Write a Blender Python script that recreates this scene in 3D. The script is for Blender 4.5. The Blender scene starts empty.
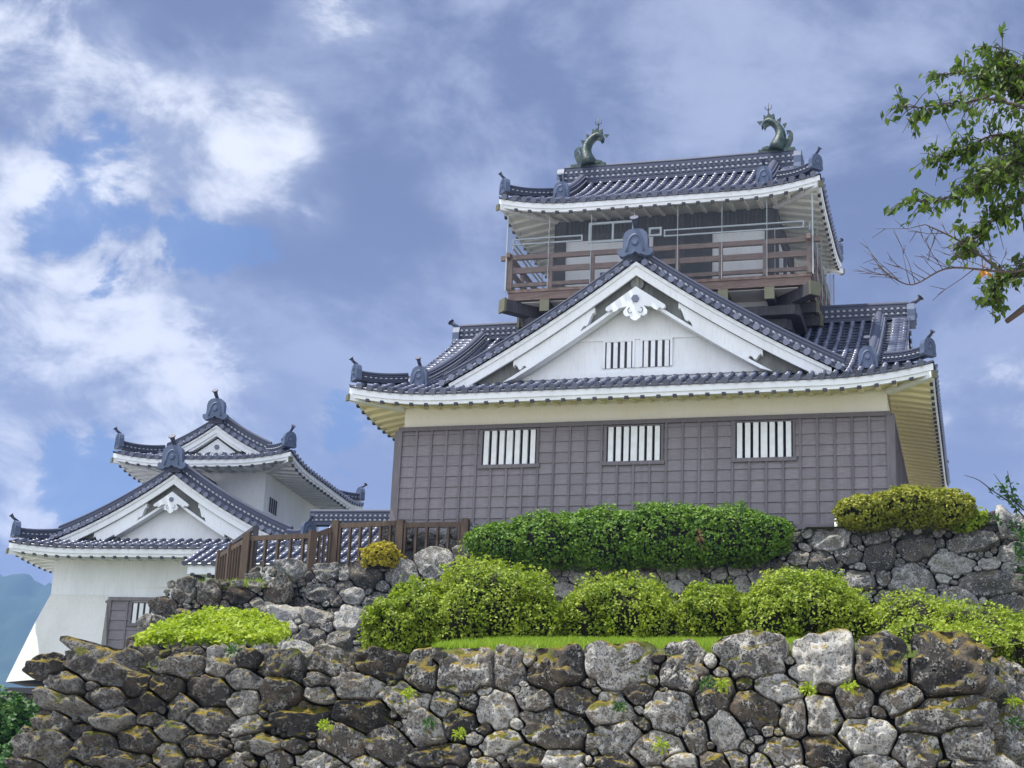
import bpy, math, random
import numpy as np
from mathutils import Vector, noise
from mathutils.geometry import tessellate_polygon

random.seed(7); rng = np.random.default_rng(11)
S = bpy.context.scene
R = math.radians
COL = S.collection

# ------------------------------------------------------------------ camera
cam = bpy.data.objects.new('camera', bpy.data.cameras.new('camera'))
COL.objects.link(cam); S.camera = cam
PITCH, ROLL = 0.28455, 0.043116
cam.data.sensor_width = 36.0
cam.data.lens = 36.0 * 1599.9 / 1024.0
cam.data.clip_start = 0.1; cam.data.clip_end = 20000
cam.location = (0, 0, 1.6)
from mathutils import Matrix
cp, sp = math.cos(PITCH), math.sin(PITCH)
right, up, fwd = Vector((1, 0, 0)), Vector((0, -sp, cp)), Vector((0, cp, sp))
cr, sr = math.cos(ROLL), math.sin(ROLL)
r2 = right * cr + up * sr
u2 = up * cr - right * sr
cam.matrix_world = Matrix(((r2.x, u2.x, -fwd.x, 0), (r2.y, u2.y, -fwd.y, 0), (r2.z, u2.z, -fwd.z, 1.6), (0, 0, 0, 1)))

# ------------------------------------------------------------------ light
SUN = Vector((-0.36, -0.02, 0.93)).normalized()      # towards the sun
sun = bpy.data.objects.new('sun', bpy.data.lights.new('sun', 'SUN'))
COL.objects.link(sun)
sun.data.energy = 5.0; sun.data.angle = R(0.6); sun.data.color = (1.0, 0.95, 0.86)
sun.rotation_euler = (-SUN).to_track_quat('-Z', 'Y').to_euler()
sun.location = SUN * 200

W = bpy.data.worlds.new('World'); S.world = W; W.use_nodes = True
nt = W.node_tree; nt.nodes.clear()
def N(t, **k):
    n = nt.nodes.new(t)
    for a, b in k.items(): setattr(n, a, b)
    return n
def L(a, b): nt.links.new(a, b)
def setin(n, **k):
    for a, b in k.items(): n.inputs[a].default_value = b
def mth(op, a, b=None, clamp=False):
    n = N('ShaderNodeMath', operation=op, use_clamp=clamp)
    for i, x in enumerate((a, b)):
        if x is None: continue
        if isinstance(x, (int, float)): n.inputs[i].default_value = x
        else: L(x, n.inputs[i])
    return n.outputs[0]
def mixc(f, a, b):
    n = N('ShaderNodeMix', data_type='RGBA')
    if isinstance(f, (int, float)): n.inputs[0].default_value = f
    else: L(f, n.inputs[0])
    for i, x in ((6, a), (7, b)):
        if isinstance(x, tuple): n.inputs[i].default_value = (*x, 1)
        else: L(x, n.inputs[i])
    return n.outputs[2]
def ramp(x, lo, hi):
    n = N('ShaderNodeMapRange', interpolation_type='SMOOTHSTEP')
    n.inputs[1].default_value = lo; n.inputs[2].default_value = hi
    L(x, n.inputs[0]); return n.outputs[0]
sky = N('ShaderNodeTexSky', sky_type='NISHITA')
sky.sun_disc = False
sky.sun_elevation = math.asin(SUN.z); sky.sun_rotation = math.atan2(SUN.x, SUN.y)
sky.air_density = 1.0; sky.dust_density = 0.6; sky.ozone_density = 1.6
tc = N('ShaderNodeTexCoord')
DIR = tc.outputs['Generated']
def nz(scale, detail=8, rough=0.55, dist=0.0, off=(0, 0, 0), sc=(1, 1, 1.5)):
    m = N('ShaderNodeMapping'); m.inputs['Location'].default_value = off; m.inputs['Scale'].default_value = sc
    L(DIR, m.inputs['Vector'])
    n = N('ShaderNodeTexNoise'); setin(n, Scale=scale, Detail=detail, Roughness=rough, Distortion=dist)
    L(m.outputs[0], n.inputs['Vector']); return n.outputs['Fac']
def blob(d, deg_in, deg_out, wob=0.0):
    v = Vector(d).normalized()
    n = N('ShaderNodeVectorMath', operation='DOT_PRODUCT'); L(DIR, n.inputs[0]); n.inputs[1].default_value = v
    x = mth('ARCCOSINE', mth('MINIMUM', n.outputs['Value'], 0.99999))
    if wob: x = mth('ADD', x, wob)
    return ramp(x, R(deg_out), R(deg_in))

def clampadd(*xs):
    r = xs[0]
    for x in xs[1:]: r = mth('ADD', r, x)
    return r
n_big = nz(5.5, 7, 0.58, 0.5, (3.1, 0.4, 1.7))
n_fine = nz(14, 9, 0.62, 0.35, (0.2, 5.1, 2.2))
wob = mth('MULTIPLY', mth('SUBTRACT', n_fine, 0.5), 0.36)
wob2 = mth('ADD', mth('MULTIPLY', mth('SUBTRACT', n_big, 0.5), 0.20), mth('MULTIPLY', mth('SUBTRACT', n_fine, 0.5), 0.16))
# the bright cumulus bank, the gaps of blue and the grey deck, as directions in the sky
whites = [((-0.2127, 0.8968, 0.388), 0.2, 4.6, 1.0), ((-0.1353, 0.9152, 0.3797), 0.1, 2.6, 0.7), ((-0.2727, 0.9192, 0.2842), 0.5, 5.5, 0.95), ((-0.285, 0.935, 0.235), 0.4, 5.0, 0.9), ((-0.27, 0.95, 0.17), 0.3, 4.5, 0.75), ((-0.30, 0.94, 0.16), 0.3, 4, 0.7),
          ((-0.165, 0.90, 0.402), 0.1, 4.0, 0.85), ((-0.2802, 0.8496, 0.4469), 0.5, 6.0, 0.75), ((-0.2965, 0.8892, 0.3484), 0.2, 3.8, 1.0), ((-0.235, 0.908, 0.338), 0.1, 3.2, 0.8),
          ((-0.09, 0.966, 0.236), 0.2, 4.2, 0.55), ((-0.1138, 0.8667, 0.4857), 0.1, 3.4, 0.6), ((-0.22, 0.935, 0.262), 0.3, 6.0, 0.6), ((0.30, 0.93, 0.21), 0.5, 9.0, 0.55), ((-0.20, 0.955, 0.215), 0.3, 6.0, 0.7)]
field = clampadd(mth('MULTIPLY', mth('SUBTRACT', n_big, 0.5), 1.5), mth('MULTIPLY', mth('SUBTRACT', n_fine, 0.5), 1.3))
wsum = None
for d, a, b, g in whites:
    x = mth('MULTIPLY', blob(d, a * .3, b * 1.45, mth('MULTIPLY', wob2, .5)), g)
    wsum = x if wsum is None else mth('MAXIMUM', wsum, x)
wsum = ramp(mth('ADD', wsum, field), 0.24, 0.78)
holes = [((-0.2700, 0.8905, 0.3655), 0.3, 3.0), ((-0.196, 0.918, 0.3445), 0.1, 1.9), ((-0.2512, 0.915, 0.3176), 0.1, 1.6), ((-0.1122, 0.9594, 0.2587), 0.1, 1.9), ((-0.262, 0.945, 0.20), 0.1, 2.0)]
hsum = None
for d, a, b in holes:
    x = blob(d, a * .3, b * 1.5, mth('MULTIPLY', wob, 0.3))
    hsum = x if hsum is None else mth('MAXIMUM', hsum, x)
hsum = ramp(mth('SUBTRACT', hsum, mth('MULTIPLY', field, 1.1)), 0.52, 0.92)
sep = N('ShaderNodeSeparateXYZ'); L(DIR, sep.inputs[0])
low = ramp(sep.outputs['Z'], 0.40, 0.16)
deck_dark, deck_light = (1.1, 1.32, 2.15), (2.8, 3.1, 4.1)
deck = mixc(ramp(mth('ADD', n_big, mth('MULTIPLY', mth('SUBTRACT', n_fine, 0.5), 0.35)), 0.39, 0.64), deck_dark, deck_light)
deck = mixc(mth('MULTIPLY', low, 0.55), deck, (2.7, 3.1, 4.4))
bank = mixc(mth('MULTIPLY', ramp(mth('ADD', n_fine, mth('MULTIPLY', mth('SUBTRACT', n_big, 0.5), 0.8)), 0.36, 0.66), ramp(wsum, 0.25, 0.85)), (2.2, 2.5, 3.4), (6.2, 6.3, 6.6))
deck = mixc(mth('MULTIPLY', wsum, 1.0, True), deck, bank)
bluegap = mixc(0.5, sky.outputs[0], (0.22, 0.7, 2.4))
col = mixc(mth('MULTIPLY', hsum, 0.75), deck, bluegap)
# unseen bright cloud added behind the camera to fill the shaded fronts
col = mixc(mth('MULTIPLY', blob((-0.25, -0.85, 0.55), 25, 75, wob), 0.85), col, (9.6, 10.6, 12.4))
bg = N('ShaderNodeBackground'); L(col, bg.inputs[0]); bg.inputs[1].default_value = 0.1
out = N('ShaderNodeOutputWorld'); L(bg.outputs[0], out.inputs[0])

vs = S.view_settings
vs.view_transform = 'Standard'; vs.look = 'None'; vs.gamma = 1.0; vs.exposure = 0.72; vs.use_curve_mapping = False
S.render.engine = 'CYCLES'
S.cycles.use_denoising = True
S.cycles.max_bounces = 6; S.cycles.diffuse_bounces = 3; S.cycles.glossy_bounces = 2; S.cycles.transparent_max_bounces = 12
S.cycles.volume_bounces = 0

# ------------------------------------------------------------------ materials
def new_mat(name):
    m = bpy.data.materials.new(name); m.use_nodes = True
    t = m.node_tree; t.nodes.clear()
    return m, t
class Mt:
    """small node-writing helper"""
    def __init__(s, name):
        s.m, s.t = new_mat(name)
        s.out = s.n('ShaderNodeOutputMaterial'); s.p = s.n('ShaderNodeBsdfPrincipled')
        s.l(s.p.outputs[0], s.out.inputs[0])
        s.geo = s.n('ShaderNodeNewGeometry'); s.tc = s.n('ShaderNodeTexCoord')
    def n(s, t, **k):
        n = s.t.nodes.new(t)
        for a, b in k.items(): setattr(n, a, b)
        return n
    def l(s, a, b): s.t.links.new(a, b)
    def put(s, x, inp):
        if isinstance(x, tuple): inp.default_value = (*x, 1) if len(x) == 3 and inp.type == 'RGBA' else x
        elif isinstance(x, (int, float)): inp.default_value = x
        else: s.l(x, inp)
    def noise(s, scale, detail=4, rough=.55, sc=(1, 1, 1), dist=0, off=(0, 0, 0)):
        mp = s.n('ShaderNodeMapping'); mp.inputs['Scale'].default_value = sc; mp.inputs['Location'].default_value = off
        s.l(s.tc.outputs['Object'], mp.inputs[0])
        n = s.n('ShaderNodeTexNoise'); n.inputs['Scale'].default_value = scale; n.inputs['Detail'].default_value = detail
        n.inputs['Roughness'].default_value = rough; n.inputs['Distortion'].default_value = dist
        s.l(mp.outputs[0], n.inputs['Vector']); return n.outputs['Fac']
    def math(s, op, a, b=None, clamp=False):
        n = s.n('ShaderNodeMath', operation=op, use_clamp=clamp)
        s.put(a, n.inputs[0])
        if b is not None: s.put(b, n.inputs[1])
        return n.outputs[0]
    def map(s, x, lo, hi, a=0., b=1.):
        n = s.n('ShaderNodeMapRange'); s.l(x, n.inputs[0])
        for i, v in enumerate((lo, hi, a, b)): n.inputs[i + 1].default_value = v
        return n.outputs[0]
    def mix(s, f, a, b, mode='MIX'):
        n = s.n('ShaderNodeMix', data_type='RGBA', blend_type=mode)
        s.put(f, n.inputs[0]); s.put(a, n.inputs[6]); s.put(b, n.inputs[7]); return n.outputs[2]
    def rand(s): return s.geo.outputs['Random Per Island']
    def bump(s, h, strength=.4, dist=.02):
        b = s.n('ShaderNodeBump'); b.inputs['Strength'].default_value = strength; b.inputs['Distance'].default_value = dist
        s.l(h, b.inputs['Height']); s.l(b.outputs[0], s.p.inputs['Normal'])
    def fin(s, col, rough=.8, spec=.5):
        s.put(col, s.p.inputs['Base Color']); s.put(rough, s.p.inputs['Roughness']); s.p.inputs['Specular IOR Level'].default_value = spec
        return s.m
M = {}
def mk_tile(name, c1, c2, coat=.32):
    a = Mt(name)
    f = a.map(a.noise(1.3, 5), .35, .7)
    c = a.mix(a.rand(), c1, c2)
    c = a.mix(a.math('MULTIPLY', f, .5), c, tuple(x * 1.9 + .012 for x in c1))
    sp = a.map(a.noise(26, 5, .7), .58, .75)
    c = a.mix(a.math('MULTIPLY', sp, .25), c, (.17, .18, .19))
    a.bump(a.noise(30, 4), .25, .01)
    a.p.inputs['Coat Weight'].default_value = coat; a.p.inputs['Coat Roughness'].default_value = .16
    return a.fin(c, a.map(a.rand(), 0, 1, 0.34 if coat else .4, .52 if coat else .6), .8 if coat else .4)
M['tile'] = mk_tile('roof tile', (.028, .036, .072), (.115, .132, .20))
M['tile_pale'] = mk_tile('pale ornament tile', (.06, .082, .14), (.09, .115, .18), 0)  # paler, bluer tile colour for the ridge-end ornaments
M['tile_ridge'] = mk_tile('ridge course tile', (.022, .028, .052), (.05, .06, .10), 0)
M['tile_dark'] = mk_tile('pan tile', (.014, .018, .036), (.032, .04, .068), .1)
def mk_plaster(name, c, stain, amt=.35, spots=0.):
    a = Mt(name)
    st = a.map(a.noise(.9, 6, .65, (1, 1, .35)), .45, .8)
    st2 = a.map(a.noise(6, 5, .6, (3, 3, .35)), .52, .78)
    col = a.mix(a.math('MULTIPLY', st, amt), c, stain)
    col = a.mix(a.math('MULTIPLY', st2, amt * .9), col, stain)
    if spots:
        vo = a.n('ShaderNodeTexVoronoi'); vo.inputs['Scale'].default_value = 2.1; a.l(a.tc.outputs['Object'], vo.inputs['Vector'])
        d = a.map(vo.outputs['Distance'], .055, .035)
        d2 = a.map(a.noise(40, 2), .62, .7)
        col = a.mix(a.math('MULTIPLY', d, spots), col, (.10, .07, .035))
        col = a.mix(a.math('MULTIPLY', d2, spots * .25), col, (.2, .14, .06))
    a.bump(a.noise(9, 5), .12, .02)
    return a.fin(col, .85, .3)
M['plaster'] = mk_plaster('white plaster', (.77, .79, .80), (.48, .49, .47), .45)
M['plaster_band'] = mk_plaster('bounce tinted plaster band', (.82, .80, .70), (.72, .62, .40), .35, .8)  # cream tint holds the warm bounce light below the eaves; spots are rust
M['plaster_eave'] = mk_plaster('bounce tinted ochre plaster', (.84, .77, .53), (.72, .60, .34), .35, .8)  # yellow bounce light on the soffit is put into this ochre; spots are rust
M['plaster_tower'] = mk_plaster('tower plaster', (.70, .70, .66), (.45, .42, .36), .4)
M['carve'] = mk_plaster('grey carved board', (.20, .205, .19), (.06, .06, .055), .9)
def mk_wood(name, c1, c2, sc=(9, 9, .8), rough=.75, var=.6):
    a = Mt(name)
    g = a.noise(3.0, 6, .6, sc, .4)
    c = a.mix(a.map(g, .35, .68), c1, c2)
    c = a.mix(a.math('MULTIPLY', a.rand(), var), c, tuple(x * .58 for x in c1))
    rs = a.map(a.noise(2.4, 5, .6, (2.5, 2.5, .16), 0, (4, 4, 4)), .50, .72)          # rain streaks down the boards
    c = a.mix(a.math('MULTIPLY', rs, .35), c, tuple(x * .55 for x in c1))
    a.bump(g, .35, .012)
    return a.fin(c, rough, .35)
M['siding'] = mk_wood('grey mauve weatherboard', (.20, .178, .19), (.275, .25, .265), (1.2, 1.2, 14), .75, .22)
M['siding_frame'] = mk_wood('grey batten', (.175, .155, .165), (.24, .22, .232))
M['fence'] = mk_wood('brown fence timber', (.08, .055, .038), (.165, .113, .078))
M['deckwood'] = mk_wood('balcony timber', (.17, .12, .10), (.29, .215, .185), (.8, .8, 9))
M['beam'] = mk_wood('dark beam', (.052, .050, .058), (.10, .095, .105))
def plain(name, c, rough=.6, metal=0., spec=.5, var=.25):
    a = Mt(name)
    col = a.mix(a.math('MULTIPLY', a.map(a.noise(5, 5), .4, .7), var), c, tuple(x * .5 for x in c))
    a.p.inputs['Metallic'].default_value = metal
    return a.fin(col, rough, spec)
M['dark'] = plain('dark interior', (.035, .036, .042), .8)
M['bar'] = plain('white painted lattice', (.80, .81, .81), .6)
M['steel'] = plain('galvanised steel', (.36, .40, .41), .5, .3)
M['cap_ochre'] = plain('verdigris brass cap', (.13, .13, .08), .6)
M['cap_gold'] = plain('gold cap', (.55, .36, .07), .45, .2)
M['blue'] = plain('blue sheet', (.06, .10, .28), .6)
M['cord'] = plain('rod iron', (.03, .035, .035), .5)
def mk_bronze():
    a = Mt('green bronze')
    c = a.mix(a.map(a.noise(5, 6, .65), .38, .66), (.012, .026, .027), (.045, .085, .07))
    c = a.mix(a.map(a.noise(12, 4), .62, .75), c, (.13, .16, .09))
    a.bump(a.noise(18, 3), .6, .03)
    return a.fin(c, .5, .5)
M['bronze'] = mk_bronze()
def mk_net():
    a = Mt('wire mesh')
    a.t.nodes.remove(a.p)
    sep = a.n('ShaderNodeSeparateXYZ'); a.l(a.tc.outputs['Object'], sep.inputs[0])
    xy = a.math('ADD', sep.outputs['X'], sep.outputs['Y'])
    def wires(u):
        fr = a.math('FRACT', a.math('DIVIDE', u, .075))
        return a.math('LESS_THAN', fr, .07)
    k = a.math('MAXIMUM', wires(a.math('ADD', xy, sep.outputs['Z'])), wires(a.math('SUBTRACT', xy, sep.outputs['Z'])))
    tr = a.n('ShaderNodeBsdfTransparent'); di = a.n('ShaderNodeBsdfDiffuse'); di.inputs[0].default_value = (.20, .22, .24, 1)
    mx = a.n('ShaderNodeMixShader'); a.l(k, mx.inputs[0]); a.l(tr.outputs[0], mx.inputs[1]); a.l(di.outputs[0], mx.inputs[2])
    a.l(mx.outputs[0], a.out.inputs[0]); return a.m
M['net'] = mk_net()
def mk_stone(name, dark, mid, light, warm, moss_amt, sc=1.0, lichen=.55):
    a = Mt(name)
    n1 = a.noise(2.2 * sc, 7, .62); n2 = a.noise(7 * sc, 8, .68, off=(3, 1, 7)); n3 = a.noise(24 * sc, 6, .7, off=(9, 2, 1)); n4 = a.noise(1.6 * sc, 5, .6, off=(5, 5, 2))
    r = a.rand()
    base = a.mix(r, dark, mid)
    base = a.mix(a.math('MULTIPLY', a.map(n4, .45, .68), .75), base, warm)
    c = a.mix(a.map(n2, .42, .60), base, tuple(x * .30 for x in dark))
    lk = a.math('ADD', n2, a.math('MULTIPLY', a.math('SUBTRACT', r, .5), .22))
    c = a.mix(a.math('MULTIPLY', a.map(a.math('ADD', a.math('MULTIPLY', n3, .55), a.math('MULTIPLY', lk, .45)), .485, .555), lichen), c, light)
    c = a.mix(a.math('MULTIPLY', a.map(n3, .55, .63), .7), c, tuple(x * .3 for x in dark))
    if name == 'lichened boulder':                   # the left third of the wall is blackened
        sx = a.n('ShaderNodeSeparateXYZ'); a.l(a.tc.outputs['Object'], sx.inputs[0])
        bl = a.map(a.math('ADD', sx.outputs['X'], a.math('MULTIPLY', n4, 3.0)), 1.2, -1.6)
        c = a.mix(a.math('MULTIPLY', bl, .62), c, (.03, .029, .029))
    # moss settles on upward faces and in some hollows
    sp = a.n('ShaderNodeSeparateXYZ'); a.l(a.geo.outputs['Normal'], sp.inputs[0])
    upw = a.math('ADD', sp.outputs['Z'], a.math('MULTIPLY', a.math('SUBTRACT', n1, .5), 2.6))
    ms = a.math('MULTIPLY', a.map(upw, .50, .95), moss_amt, True)
    mcol = a.mix(a.map(n3, .35, .65), (.11, .085, .012), (.30, .21, .03))
    mcol = a.mix(a.map(n1, .5, .65), mcol, (.07, .085, .014))
    c = a.mix(ms, c, mcol)
    a.bump(a.math('ADD', a.math('MULTIPLY', n2, .7), a.math('MULTIPLY', n3, .5)), 1.0, .07 / sc)
    return a.fin(c, .9, .25)
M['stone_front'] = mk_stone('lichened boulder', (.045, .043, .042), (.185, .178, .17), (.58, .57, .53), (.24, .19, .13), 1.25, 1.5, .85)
M['stone_upper'] = mk_stone('pale boulder', (.06, .06, .062), (.21, .207, .20), (.58, .575, .56), (.23, .19, .14), .3, 1.0, .75)
M['stone_dark'] = mk_stone('dark wall stone', (.035, .033, .03), (.085, .08, .072), (.42, .41, .37), (.15, .10, .06), .5, .9, .6)  # darker stone: shade on the low fence wall is put into the colour
M['stone_base'] = M['stone_upper']
def mk_leaf(name, c1, c2, c3, trans=.35, rough=.55):
    a = Mt(name)
    r = a.rand()
    rr = a.n('ShaderNodeValToRGB'); a.l(r, rr.inputs[0])
    e = rr.color_ramp.elements
    e[0].color = (*c1, 1); e[1].color = (*c3, 1); e[1].position = 1
    k = e.new(.55); k.color = (*c2, 1)
    big = a.map(a.noise(1.7, 3), .35, .7)
    c = a.mix(a.math('MULTIPLY', big, .45), rr.outputs[0], c3)
    a.fin(c, rough, .4)
    tb = a.n('ShaderNodeBsdfTranslucent'); a.l(a.mix(1.0, c, (1.15, 1.2, .55), 'MULTIPLY'), tb.inputs[0])
    mx = a.n('ShaderNodeMixShader'); mx.inputs[0].default_value = trans
    a.l(a.p.outputs[0], mx.inputs[1]); a.l(tb.outputs[0], mx.inputs[2]); a.l(mx.outputs[0], a.out.inputs[0])
    return a.m
M['azalea'] = mk_leaf('azalea leaf', (.07, .13, .010), (.21, .30, .02), (.40, .47, .055))
M['hedge'] = mk_leaf('juniper needle', (.022, .07, .006), (.075, .18, .012), (.20, .33, .03), .3)
M['hedge_dead'] = mk_leaf('browned spray', (.10, .05, .02), (.20, .11, .06), (.26, .18, .11), .2)
M['olive'] = mk_leaf('olive shrub leaf', (.09, .12, .010), (.23, .26, .022), (.40, .39, .045))
M['gold'] = mk_leaf('golden shrub leaf', (.17, .17, .012), (.38, .34, .025), (.58, .46, .05))
M['herb'] = mk_leaf('bright herb leaf', (.13, .21, .012), (.27, .37, .022), (.42, .50, .05), .4)
M['cherry'] = mk_leaf('cherry leaf', (.020, .055, .007), (.055, .115, .014), (.14, .21, .03), .45)
M['orange'] = mk_leaf('orange leaf', (.45, .16, .02), (.55, .24, .03), (.6, .3, .05), .4)
M['vine'] = mk_leaf('vine leaf', (.012, .05, .012), (.03, .10, .02), (.07, .17, .03), .3)
M['grassblade'] = mk_leaf('grass blade', (.13, .22, .012), (.24, .38, .025), (.36, .48, .06), .4)
M['twig'] = plain('bark', (.075, .055, .045), .85)
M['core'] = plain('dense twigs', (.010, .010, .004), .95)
def mk_ground(name, c1, c2, c3):
    a = Mt(name)
    c = a.mix(a.map(a.noise(.5, 6), .4, .65), c1, c2)
    c = a.mix(a.map(a.noise(7, 6, .65), .52, .66), c, c3)
    a.bump(a.noise(12, 5), .5, .05)
    return a.fin(c, .95, .2)
M['grass_soil'] = mk_ground('grassy soil', (.05, .075, .014), (.08, .10, .02), (.17, .13, .075))
M['gravel'] = mk_ground('gravel', (.42, .41, .40), (.50, .49, .475), (.34, .33, .31))
M['forest'] = mk_ground('forest', (.020, .05, .022), (.045, .085, .03), (.014, .034, .016))
# ------------------------------------------------------------------ mesh helpers
class MB:
    """collects shapes; build() links them as ONE mesh object"""
    def __init__(s): s.v = []; s.f = []; s.mi = []; s.sm = []
    def vert(s, p): s.v.append((float(p[0]), float(p[1]), float(p[2]))); return len(s.v) - 1
    def face(s, idx, mi=0, sm=False): s.f.append(tuple(idx)); s.mi.append(mi); s.sm.append(sm)
    def quad(s, a, b, c, d, mi=0, sm=False):
        i = [s.vert(p) for p in (a, b, c, d)]; s.face(i, mi, sm)
    def box8(s, p, mi=0):
        i = [s.vert(q) for q in p]
        for f in ((0, 3, 2, 1), (4, 5, 6, 7), (0, 1, 5, 4), (1, 2, 6, 5), (2, 3, 7, 6), (3, 0, 4, 7)): s.face([i[k] for k in f], mi)
    def box(s, x0, x1, y0, y1, z0, z1, mi=0, F=None):
        p = [(x0, y0, z0), (x1, y0, z0), (x1, y1, z0), (x0, y1, z0), (x0, y0, z1), (x1, y0, z1), (x1, y1, z1), (x0, y1, z1)]
        if F: p = [F(*q) for q in p]
        s.box8(p, mi)
    def beam(s, a, b, w, h, mi=0, upv=Vector((0, 0, 1))):
        a, b = Vector(a), Vector(b); d = (b - a).normalized()
        sd = d.cross(upv)
        if sd.length < 1e-4: sd = d.cross(Vector((0, 1, 0)))
        sd.normalize(); u = sd.cross(d).normalized()
        sd *= w / 2; u *= h / 2
        s.box8([a - sd - u, a + sd - u, a + sd + u, a - sd + u, b - sd - u, b + sd - u, b + sd + u, b - sd + u], mi)
    def tube(s, pts, rad, n=8, mi=0, cap=True, flat=1.0, upv=Vector((0, 0, 1))):
        pts = [Vector(p) for p in pts]; m = len(pts); rings = []
        for k, p in enumerate(pts):
            d = (pts[min(k + 1, m - 1)] - pts[max(k - 1, 0)]).normalized()
            a = d.cross(upv)
            if a.length < 1e-3: a = d.cross(Vector((0, 1, 0)))
            a.normalize(); b = a.cross(d).normalized()
            r = rad[k] if isinstance(rad, (list, tuple)) else rad
            rings.append([s.vert(p + a * (r * flat * math.cos(t)) + b * (r * math.sin(t))) for t in [2 * math.pi * j / n for j in range(n)]])
        for k in range(m - 1):
            for j in range(n): s.face((rings[k][j], rings[k][(j + 1) % n], rings[k + 1][(j + 1) % n], rings[k + 1][j]), mi, True)
        if cap: s.face(rings[0][::-1], mi); s.face(rings[-1], mi)
    def prism(s, poly, F, v0, v1, mi=0, mi_side=None):
        """2D outline (u, z) made solid between depths v0 and v1; F(u, v, z) maps to space"""
        tri = tessellate_polygon([[Vector((p[0], p[1], 0)) for p in poly]])
        a = [s.vert(F(p[0], v0, p[1])) for p in poly]; b = [s.vert(F(p[0], v1, p[1])) for p in poly]
        for t in tri: s.face([a[k] for k in t], mi); s.face([b[k] for k in reversed(t)], mi)
        n = len(poly); ms = mi if mi_side is None else mi_side
        for k in range(n): s.face((a[k], a[(k + 1) % n], b[(k + 1) % n], b[k]), ms)
    def build(s, name, mats, parent=None, origin=None):
        me = bpy.data.meshes.new(name)
        o0 = Vector(origin) if origin is not None else Vector((0, 0, 0))
        me.from_pydata([(p[0] - o0.x, p[1] - o0.y, p[2] - o0.z) for p in s.v], [], s.f)
        if not isinstance(mats, (list, tuple)): mats = [mats]
        for m in mats: me.materials.append(m)
        me.polygons.foreach_set('material_index', s.mi)
        me.polygons.foreach_set('use_smooth', s.sm)
        me.update()
        o = bpy.data.objects.new(name, me); COL.objects.link(o)
        o.location = o0
        if parent: o.parent = parent
        return o
def fast_mesh(name, V, Q, mats, midx=None, parent=None, origin=(0, 0, 0), smooth=False):
    """V (n,3) float, Q (m,4) int arrays -> object"""
    V = np.asarray(V, dtype=np.float32) - np.asarray(origin, dtype=np.float32)
    Q = np.asarray(Q, dtype=np.int32); k = Q.shape[1]
    me = bpy.data.meshes.new(name)
    me.vertices.add(len(V)); me.vertices.foreach_set('co', V.ravel())
    me.loops.add(Q.size); me.loops.foreach_set('vertex_index', Q.ravel())
    me.polygons.add(len(Q)); me.polygons.foreach_set('loop_start', np.arange(0, Q.size, k, dtype=np.int32))
    for m in mats: me.materials.append(m)
    if midx is not None: me.polygons.foreach_set('material_index', np.asarray(midx, dtype=np.int32))
    me.polygons.foreach_set('use_smooth', np.full(len(Q), smooth))
    me.update(calc_edges=True); me.validate()
    o = bpy.data.objects.new(name, me); COL.objects.link(o); o.location = origin
    if parent: o.parent = parent
    return o
def tag(o, label=None, cat=None, group=None, kind=None):
    if label: o['label'] = label
    if cat: o['category'] = cat
    if group: o['group'] = group
    if kind: o['kind'] = kind
    return o
def empty(name, loc, rz=0.0):
    o = bpy.data.objects.new(name, None); COL.objects.link(o); o.location = loc; o.rotation_euler = (0, 0, rz)
    o.empty_display_size = .3
    return o
def kids(o): return [c for c in bpy.data.objects if c.parent == o]

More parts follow.
